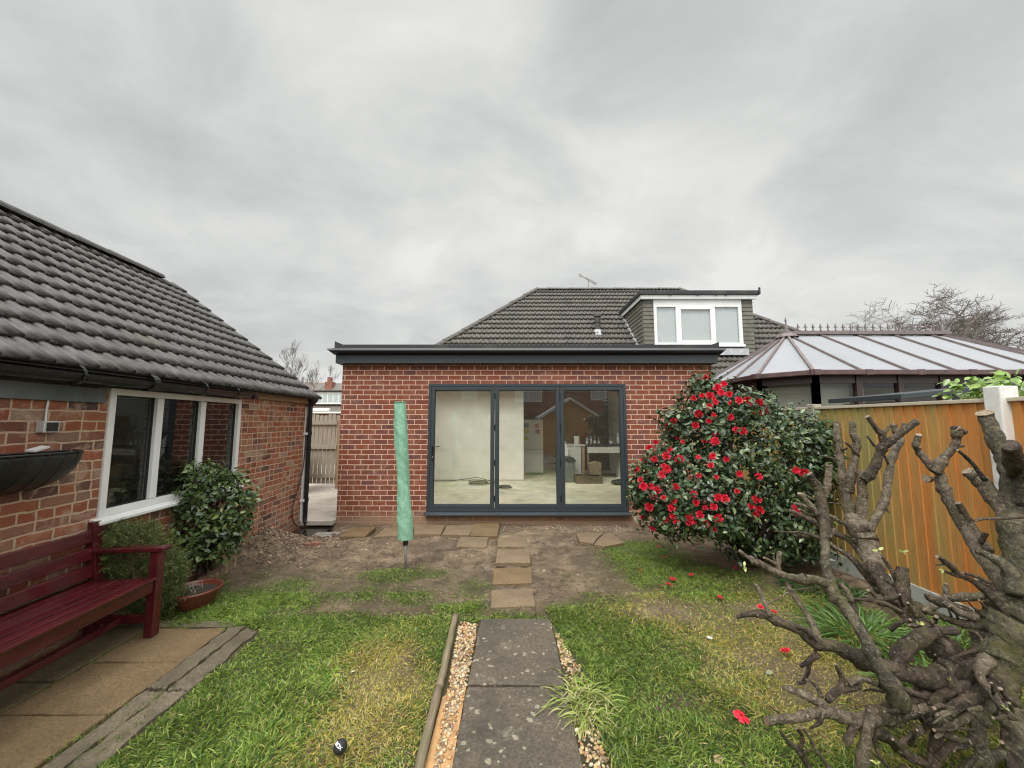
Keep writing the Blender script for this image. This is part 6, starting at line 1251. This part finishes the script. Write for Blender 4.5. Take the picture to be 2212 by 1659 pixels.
limb('B', [(1650,1080,2.08,90),(1450,1020,2.02,70),(1300,985,2.0,62),(1100,930,2.0,56),(950,860,2.0,54),(820,800,2.0,46),(700,780,2.0,50),(600,700,2.02,38),(500,650,2.05,40),(400,615,2.08,38),(340,580,2.1,30),(225,575,2.12,22),(138,602,2.14,12)], D_, seed=60, n=12)
limb('B', [(720,770,2.0,34),(660,620,2.05,25),(590,510,2.1,22),(520,410,2.15,22),(490,350,2.18,18)], G_, seed=62)
limb('B', [(375,590,2.08,22),(320,450,2.12,18),(272,362,2.14,12)], G_, seed=63, n=8)
limb('B', [(720,850,2.0,28),(650,905,2.0,20),(585,942,2.0,13)], D_, seed=64, n=8); limb('B', [(655,915,2.0,16),(640,985,2.0,14),(612,1050,2.0,16),(565,1062,2.0,10)], D_, seed=65, n=7)
limb('B', [(1290,980,2.02,60),(1300,850,2.02,62),(1390,770,2.04,58),(1520,690,2.08,50)], D_, seed=66, n=12)
limb('B', [(560,660,2.02,18),(640,690,1.98,18),(700,760,1.97,14)], D_, seed=67, n=7)
limb('D', [(2350,880,2.05,150),(2200,960,2.0,130),(2050,1010,1.95,110),(1850,1080,1.9,90),(1650,1125,1.86,80),(1500,1150,1.84,76),(1350,1100,1.82,70),(1200,1050,1.8,66),(1080,1070,1.78,52),(900,1110,1.75,48),(700,1130,1.75,50),(535,1152,1.75,44)], G_, seed=68, n=13)
limb('D', [(1170,990,1.8,52),(1000,900,1.82,46),(850,830,1.85,42),(715,788,1.88,24)], G_, seed=69)
limb('D', [(1130,900,1.82,28),(1080,780,1.84,22),(965,698,1.86,14)], D_, seed=70, n=8)
limb('D', [(1200,930,1.8,36),(1260,855,1.82,40),(1380,805,1.84,38),(1500,790,1.86,38),(1560,745,1.86,30)], D_, seed=71); limb('D', [(1340,810,1.84,45),(1350,680,1.84,34),(1275,535,1.84,12)], D_, seed=72)
limb('D', [(1420,738,1.85,40),(1550,700,1.86,34),(1700,740,1.88,30),(1860,850,1.9,28)], G_, seed=73); limb('D', [(1840,780,1.9,34),(2050,820,1.92,30),(2250,900,1.95,40)], D_, seed=74)
limb('D', [(1485,1170,1.83,60),(1445,1290,1.8,45),(1395,1390,1.77,38)], D_, seed=75)
limb('D', [(1685,1010,1.82,52),(1640,1200,1.8,54),(1600,1400,1.8,60),(1560,1750,1.8,70)], G_, seed=76)
limb('D', [(1700,1250,1.85,90),(1850,1330,1.85,70),(2000,1480,1.85,50),(2250,1620,1.85,46)], D_, seed=77); limb('D', [(1700,1300,1.82,22),(1740,1500,1.8,22),(1880,1680,1.78,22)], D_, seed=78, n=7)
limb('D', [(680,1255,1.85,14),(780,1390,1.85,26),(890,1480,1.86,32),(1010,1680,1.87,40)], D_, seed=79, n=8); limb('D', [(900,1450,1.86,26),(925,1330,1.86,24),(868,1225,1.86,16)], D_, seed=80, n=8)
limb('D', [(1250,1690,1.85,34),(1080,1480,1.85,20),(1010,1350,1.85,18),(925,1225,1.85,14)], G_, seed=81, n=8); limb('D', [(700,1085,1.78,12),(620,1030,1.8,9),(555,985,1.8,5)], D_, seed=82, n=6)
limb('D', [(930,1480,1.85,10),(1025,1470,1.85,12)], D_, seed=83, n=6); limb('D', [(1150,1060,1.76,22),(1110,1170,1.75,24),(1000,1235,1.75,9)], D_, seed=84, n=7)
limb('B', [(1900,900,2.05,60),(1850,1000,1.98,30),(1950,1150,1.9,26),(2050,1280,1.85,30),(2110,1310,1.85,14)], G_, seed=85); limb('B', [(1480,1300,1.9,60),(1600,1420,1.85,26),(1790,1480,1.8,18)], D_, seed=86)
for sd, pts in enumerate(([(900,470,2.15,14),(1050,475,2.15,12),(1180,500,2.15,14),(1300,560,2.2,16)], [(920,400,2.2,18),(960,500,2.15,22),(990,620,2.1,20)], [(1380,740,2.1,20),(1500,700,2.08,26),(1690,690,2.1,34)], [(1350,660,2.15,14),(1460,650,2.12,18),(1560,670,2.12,22)], [(1480,560,2.2,14),(1600,600,2.18,24),(1720,640,2.18,30),(1850,650,2.15,34)],
        [(1470,450,2.25,24),(1600,500,2.22,34),(1780,560,2.2,40)], [(1600,490,2.2,18),(1700,560,2.18,30),(1830,600,2.15,34)], [(1180,330,2.35,12),(1260,380,2.33,18),(1350,480,2.3,26),(1420,600,2.25,30)], [(1165,175,2.35,10),(1240,280,2.33,18),(1290,420,2.3,22),(1310,600,2.2,26)], [(1540,720,2.12,30),(1620,790,2.08,26),(1640,850,2.06,22)],
        [(1560,900,2.05,30),(1640,960,2.0,20),(1650,1090,1.98,16)], [(1300,240,2.3,40),(1310,400,2.28,44),(1320,560,2.25,50)])): limb('B', pts, D_ if sd % 3 else G_, seed=90+sd, n=8)
for sd, pts in enumerate(([(1930,1080,2.0,60),(1780,1180,1.97,44),(1650,1250,1.95,40),(1560,1400,1.93,38),(1520,1720,1.9,44)], [(1950,1100,2.02,70),(1850,1260,1.98,56),(1840,1420,1.95,50),(1930,1740,1.9,56)], [(1980,1150,2.05,60),(2080,1300,2.0,46),(2060,1480,1.96,44),(2120,1740,1.9,50)], [(1880,1160,2.0,40),(1700,1340,1.95,30),(1560,1330,1.92,26),(1420,1400,1.9,22),(1290,1500,1.88,16)],
        [(1780,1080,2.05,50),(1620,1120,2.0,36),(1500,1190,1.97,34),(1400,1170,1.95,26),(1330,1230,1.93,20)], [(2150,1450,2.0,40),(2000,1560,1.95,34),(1850,1600,1.92,34),(1700,1720,1.9,40)], [(1840,1400,1.96,36),(1760,1490,1.93,28),(1640,1500,1.9,30),(1560,1590,1.88,24)], [(1700,940,2.15,60),(1560,960,2.1,44),(1430,1060,2.05,30),(1420,1150,2.02,20)])): limb('B', pts, [D_, O_, D_, G_][sd % 4], seed=300+sd, n=10)
# short spurs and shoots scattered over the knotted middle
rr = random.Random(77)
for k in range(46):
    if k < 26: zx, zy, Y = rr.uniform(1150, 1950), rr.uniform(480, 1150), rr.uniform(1.95, 2.25)
    else: zx, zy, Y = rr.uniform(1250, 2100), rr.uniform(1150, 1650), rr.uniform(1.72, 1.9)
    a = rr.uniform(2.2, 4.6) if rr.random() < .7 else rr.uniform(0, 6.28); ln = rr.uniform(50, 170); r0 = rr.uniform(7, 17); bx_, by_ = zx+math.cos(a)*ln, zy+math.sin(a)*ln*.8
    limb('B', [(zx, zy, Y+.06, r0*1.5), ((zx+bx_)/2+rr.uniform(-14, 14), (zy+by_)/2+rr.uniform(-14, 14), Y, r0), (bx_, by_, Y-rr.uniform(.0, .08), r0*rr.uniform(.5, .9))], rr.choice([D_, D_, G_]), seed=200+k, n=7, name='spur')
bp = [(SC['C'], (1345, 630), 2.13), (SC['A'], (1280, 1255), 2.2), (SC['B'], (1640, 1045), 1.95), (SC['B'], (2030, 1235), 1.84), (SC['A'], (55, 1365), 2.25), (SC['C'], (910, 430), 2.25), (SC['C'], (1085, 1215), 2.15), (SC['B'], (1140, 1635), 1.7), (SC['B'], (1430, 650), 2.1), (SC['C'], (640, 410), 2.3)]
for s_, (x, y), Y in bp:
    q = at(s_[0]+s_[2]*x, s_[1]+s_[2]*y, Y); leafcloud('bud_leaf', np.tile(q, (3, 1)), np.tile([0, -.5, .6], (3, 1)), rng.uniform(.018, .034, 3), np.array([(.45, .48, .16)]*3)*rng.uniform(.8, 1.1, (3, 1)), M['leafy'], TR_, asp=.5)

# ------------------------------------------------------------------ bare trees far away
def baretree(label, base, h, spread, depth, seed, lean=0.0, r0=0.2, upright=0.35, twist=0.5, kids=(2, 4), first=0.3, rmin=0.011, group='bare winter trees beyond the roofs'):
    rr = random.Random(seed); T = thing('bare_tree', label, 'tree', base, 0, group); tr = MB(); cr = MB()
    def grow(p, d, L, r, lev):
        mb = tr if lev == 0 else cr; pts = [p]; rs = [r]; n_ = 5 if lev < 3 else 3; d = d.copy()
        for i in range(n_):
            d = (d + Vector((rr.gauss(0, twist), rr.gauss(0, twist), rr.gauss(0, twist*.7)+.04))*0.38).normalized(); p = p + d*(L/n_); pts.append(p); rs.append(r*(1-0.45*(i+1)/n_))
        mb.tube(pts, [max(q, rmin) for q in rs], 6 if lev < 2 else 3, cap=False)
        if lev >= depth: return
        for k in range(rr.randint(*kids)+(1 if lev < 2 else 0)):
            s = rr.uniform(first if lev == 0 else .25, 1.0); j = min(int(s*n_), n_-1); q = pts[j].lerp(pts[j+1], s*n_-j)
            nd = (d*upright + Vector((rr.gauss(0, 1)*spread, rr.gauss(0, 1)*spread, rr.uniform(-.15, 1.0)))).normalized(); grow(q, nd, L*rr.uniform(.5, .72), rs[j]*rr.uniform(.45, .7), lev+1)
    grow(Vector(base), Vector((lean, 0, 1)), h*0.45, r0, 0)
    zm = max(q[2] for q in cr.v)-base[2]; f_ = h/zm
    for mb in (tr, cr): mb.v = [tuple(base[i]+(q[i]-base[i])*f_ for i in range(3)) for q in mb.v]
    tr.build('trunk', M['twig'], T, smooth=True); cr.build('crown', M['twig'], T); return T
baretree('wide bare tree with twisted branches beyond the conservatory, left of the larger one', (34.3, 36, 0), 14.2, 1.5, 6, 3, r0=.30, kids=(3, 4), twist=.65)
baretree('largest bare tree with dense twisted crown, right of the conservatory ridge', (45, 37, 0), 16.2, 1.4, 6, 8, r0=.36, kids=(3, 4), twist=.65)
baretree('bare tree cut off by the right edge of the picture', (55, 40, 0), 17.5, 1.3, 6, 13, r0=.36, kids=(3, 4), twist=.65)
baretree('small pale bare tree with upright twigs behind the outbuilding roof', (-21.0, 38, 0), 9.5, .42, 6, 21, r0=.12, upright=1.0, twist=.25, kids=(3, 3), first=.35, rmin=.006)

# ------------------------------------------------------------------ small things on the lawn
p = atz(735, 1613, 0.055); BL = thing('rubber_ball', 'small black ball with white lettering lying in the grass', 'ball', (p.x, p.y, 0.03))
mb = MB(); R0 = .032; mb.lathe([(max(0.0001, R0*math.sin(math.pi*i/16)), -R0*math.cos(math.pi*i/16)) for i in range(17)], p, 24); mb.build('ball', simple('black_ball', (0.022, 0.021, 0.024), 0.75, .2, 60, .2), BL, smooth=True)
cu = bpy.data.curves.new('lettering', 'FONT'); cu.body = 'IBOX'; cu.size = 0.021; cu.align_x = 'CENTER'; cu.align_y = 'CENTER'; cu.extrude = 0.0004; cu.offset = 0.0006; cu.space_character = 0.9
to = bpy.data.objects.new('lettering', cu); COL.objects.link(to); dg = bpy.context.evaluated_depsgraph_get(); me = bpy.data.meshes.new_from_object(to.evaluated_get(dg)); bpy.data.objects.remove(to)
nrm = Vector((-.05, -.72, .70)).normalized(); q_ = nrm.to_track_quat('Z', 'Y').to_matrix() @ Matrix.Rotation(R(-32), 3, 'Z')
for v_ in me.vertices:
    x, y = v_.co.x, v_.co.y; l = math.hypot(x, y)/R0; rad = R0+0.0006+max(0, v_.co.z)*.5; d3 = Vector((math.sin(l)*x/(l*R0+1e-9), math.sin(l)*y/(l*R0+1e-9), math.cos(l)))*rad; v_.co = p + q_ @ d3 - Vector(BL.location)
me.materials.clear(); me.materials.append(simple('white_print', (0.75, 0.75, 0.74), .6, .05)); to = bpy.data.objects.new('lettering', me); COL.objects.link(to); to.parent = BL
# petals, chips of mortar and stone
def chip(name, u, v, s, c, label, cat, fl=.3, group=None, n=7):
    q = atz(u, v, 0.0); zt = G(q.x, q.y)+.012; q = atz(u, v, zt); rr_ = random.Random(int(u*3+v)); mb = MB(); pts = [(s*math.cos(2*math.pi*i/n)*rr_.uniform(.7, 1.2), s*.7*math.sin(2*math.pi*i/n)*rr_.uniform(.7, 1.2)) for i in range(n)]
    mb.prism(pts, 2, 0, s*fl); o = mb.build(name, simple(name+'_stuff', c, .7, .15, 30), bevel=s*.08); o.location = (q.x, q.y, zt); o.rotation_euler = (rr_.uniform(-.3, .3), rr_.uniform(-.3, .3), rr_.uniform(0, 3)); return tag(o, label, cat, group)
chip('white_petal', 762, 1451, .018, (.62, .62, .42), 'single pale petal lying in the left lawn near the yellow patch', 'petal', .15); chip('white_chip', 1533, 1379, .03, (.68, .67, .64), 'white oblong chip on dark soil in the right lawn', 'chip')
chip('flat_pebble', 1662, 1453, .026, (.22, .23, .12), 'flat olive pebble on bare earth near the lowest branches', 'pebble'); chip('dry_leaf', 1552, 1706 if 0 else 1640, .03, (.30, .2, .12), 'dry brown leaf in the grass at the lower edge of the picture', 'leaf', .1)
chip('dark_seed', 376, 1647 if 0 else 1486, .012, (.03, .02, .03), 'small dark seed on the orange patio slab', 'seed', .5)
n_ = 520; u_ = rng.uniform(-3.0, 3.2, n_); v_ = rng.uniform(3.9, 6.64, n_); wgt = np.where(v_ > 6.2, 1, .35)*(1-grass_mask(u_, v_)); k_ = rng.random(n_) < wgt; P = np.stack([u_, v_, np.zeros(n_)], 1)[k_]; k2 = rng.random(len(P)) < .45; P[k2, 1] = rng.uniform(6.35, 6.66, k2.sum()); P[k2, 0] = rng.choice([-.2, 1.2, 1.75, 2.3, .9], k2.sum())+rng.normal(0, .22, k2.sum())
P[:, 2] = gz(P[:, 0], P[:, 1])+.003; o = stones('mortar_crumbs', P, rng.uniform(.004, .013, len(P))*np.where(rng.random(len(P)) < .1, 1.8, 1), np.array([(.66, .62, .55), (.5, .42, .33), (.36, .27, .2), (.2, .14, .1)]), M['pebble']); tag(o, kind='stuff')
n_ = 900; P = np.stack([rng.normal(-3.0, .36, n_), rng.normal(5.35, .34, n_), np.zeros(n_)], 1); P = P[(P[:, 0] > -3.36) & (P[:, 1] < 6.0)]; P[:, 2] = gz(P[:, 0], P[:, 1]); o = stones('soil_clods', P, rng.uniform(.008, .026, len(P)), np.array([(.26, .18, .12), (.15, .10, .07), (.34, .24, .16), (.10, .07, .05)]), M['pebble'], .8); tag(o, kind='stuff')
n_ = 11000; x_ = rng.uniform(-3, 3.4, n_); y_ = rng.uniform(3.6, 6.5, n_); k_ = rng.random(n_) < (1-grass_mask(x_, y_))*np.clip(vnoise(x_, y_, 1.8, 71)*2.2+.5, 0, 1); P = np.stack([x_, y_, gz(x_, y_)-.003], 1)[k_]; o = stones('soil_crumbs', P, rng.uniform(.003, .012, len(P)), np.array([(.14, .10, .07), (.08, .055, .035), (.25, .18, .12), (.11, .08, .055)]), M['pebble'], .7); tag(o, kind='stuff')

# ------------------------------------------------------------------ what the glass doors reflect: gardens and houses behind the viewer
RH = thing('rear_house', 'brown brick house behind the viewer, seen only as a reflection in the glass doors', 'house', (0, -11, 0))
MB().box(-6.5, 7.5, -15, -11, -0.2, 5.3).build('wall', M['dark_brick'], RH)
mb = MB(); mb.prism([(-15.6, 5.2), (-10.5, 5.2), (-13, 7.6)], 0, -6.8, 7.8); o = mb.build('roof', M['tile_far'], RH); a = o.data.color_attributes.new('col', 'FLOAT_COLOR', 'POINT'); a.data.foreach_set('color', [0.9]*(4*len(o.data.vertices)))
for x0, x1, z0, z1 in ((-3.2, -2.2, 3.1, 4.2), (0.2, 1.9, 2.9, 4.3), (5.0, 6.0, 3.0, 4.3), (-1.5, .2, .9, 2.1)):
    mb = MB(); mb.box(x0, x0+.07, -11.0, -10.94, z0, z1); mb.box(x1-.07, x1, -11.0, -10.94, z0, z1); mb.box(x0+.07, x1-.07, -11.0, -10.94, z1-.07, z1); mb.box(x0+.07, x1-.07, -11.0, -10.94, z0, z0+.07); mb.box((x0+x1)/2-.03, (x0+x1)/2+.03, -11., -10.95, z0+.07, z1-.07)
    wf = mb.build('window', M['white_upvc'], RH); MB().box(x0+.071, x1-.071, -10.99, -10.97, z0+.071, z1-.071).build('glass_pane', M['blind'], wf)
RS_ = thing('garden_shed', 'pale gabled shed behind the viewer, seen only as a reflection in the right glass door', 'shed', (2.9, -6.5, 0))
MB().prism([(1.6, -.1), (4.4, -.1), (4.4, 1.9), (3.0, 2.75), (1.6, 1.9)], 1, -8.5, -6.5).build('wall', fm, RS_)
mb = MB(); mb.beam((1.35, -6.4, 1.80), (3.0, -6.4, 2.85), .12, .14, (0, 1, 0)); mb.beam((4.65, -6.4, 1.80), (3.0, -6.4, 2.85), .12, .14, (0, 1, 0)); mb.build('barge_board', M['far_white'], RS_)
mb = MB(); mb.prism([(1.3, 1.82), (3.0, 2.86), (4.7, 1.82), (4.7, 1.87), (3.0, 2.92), (1.3, 1.87)], 1, -8.6, -6.45); mb.build('roof', M['lead'], RS_)
MB().box(-8, 8, -9.2, -9.15, 0, 1.75).build('rear_fence', M['grey_wood']); tag(bpy.data.objects['rear_fence'], 'grey board fence behind the viewer in front of the brown brick house', 'fence')
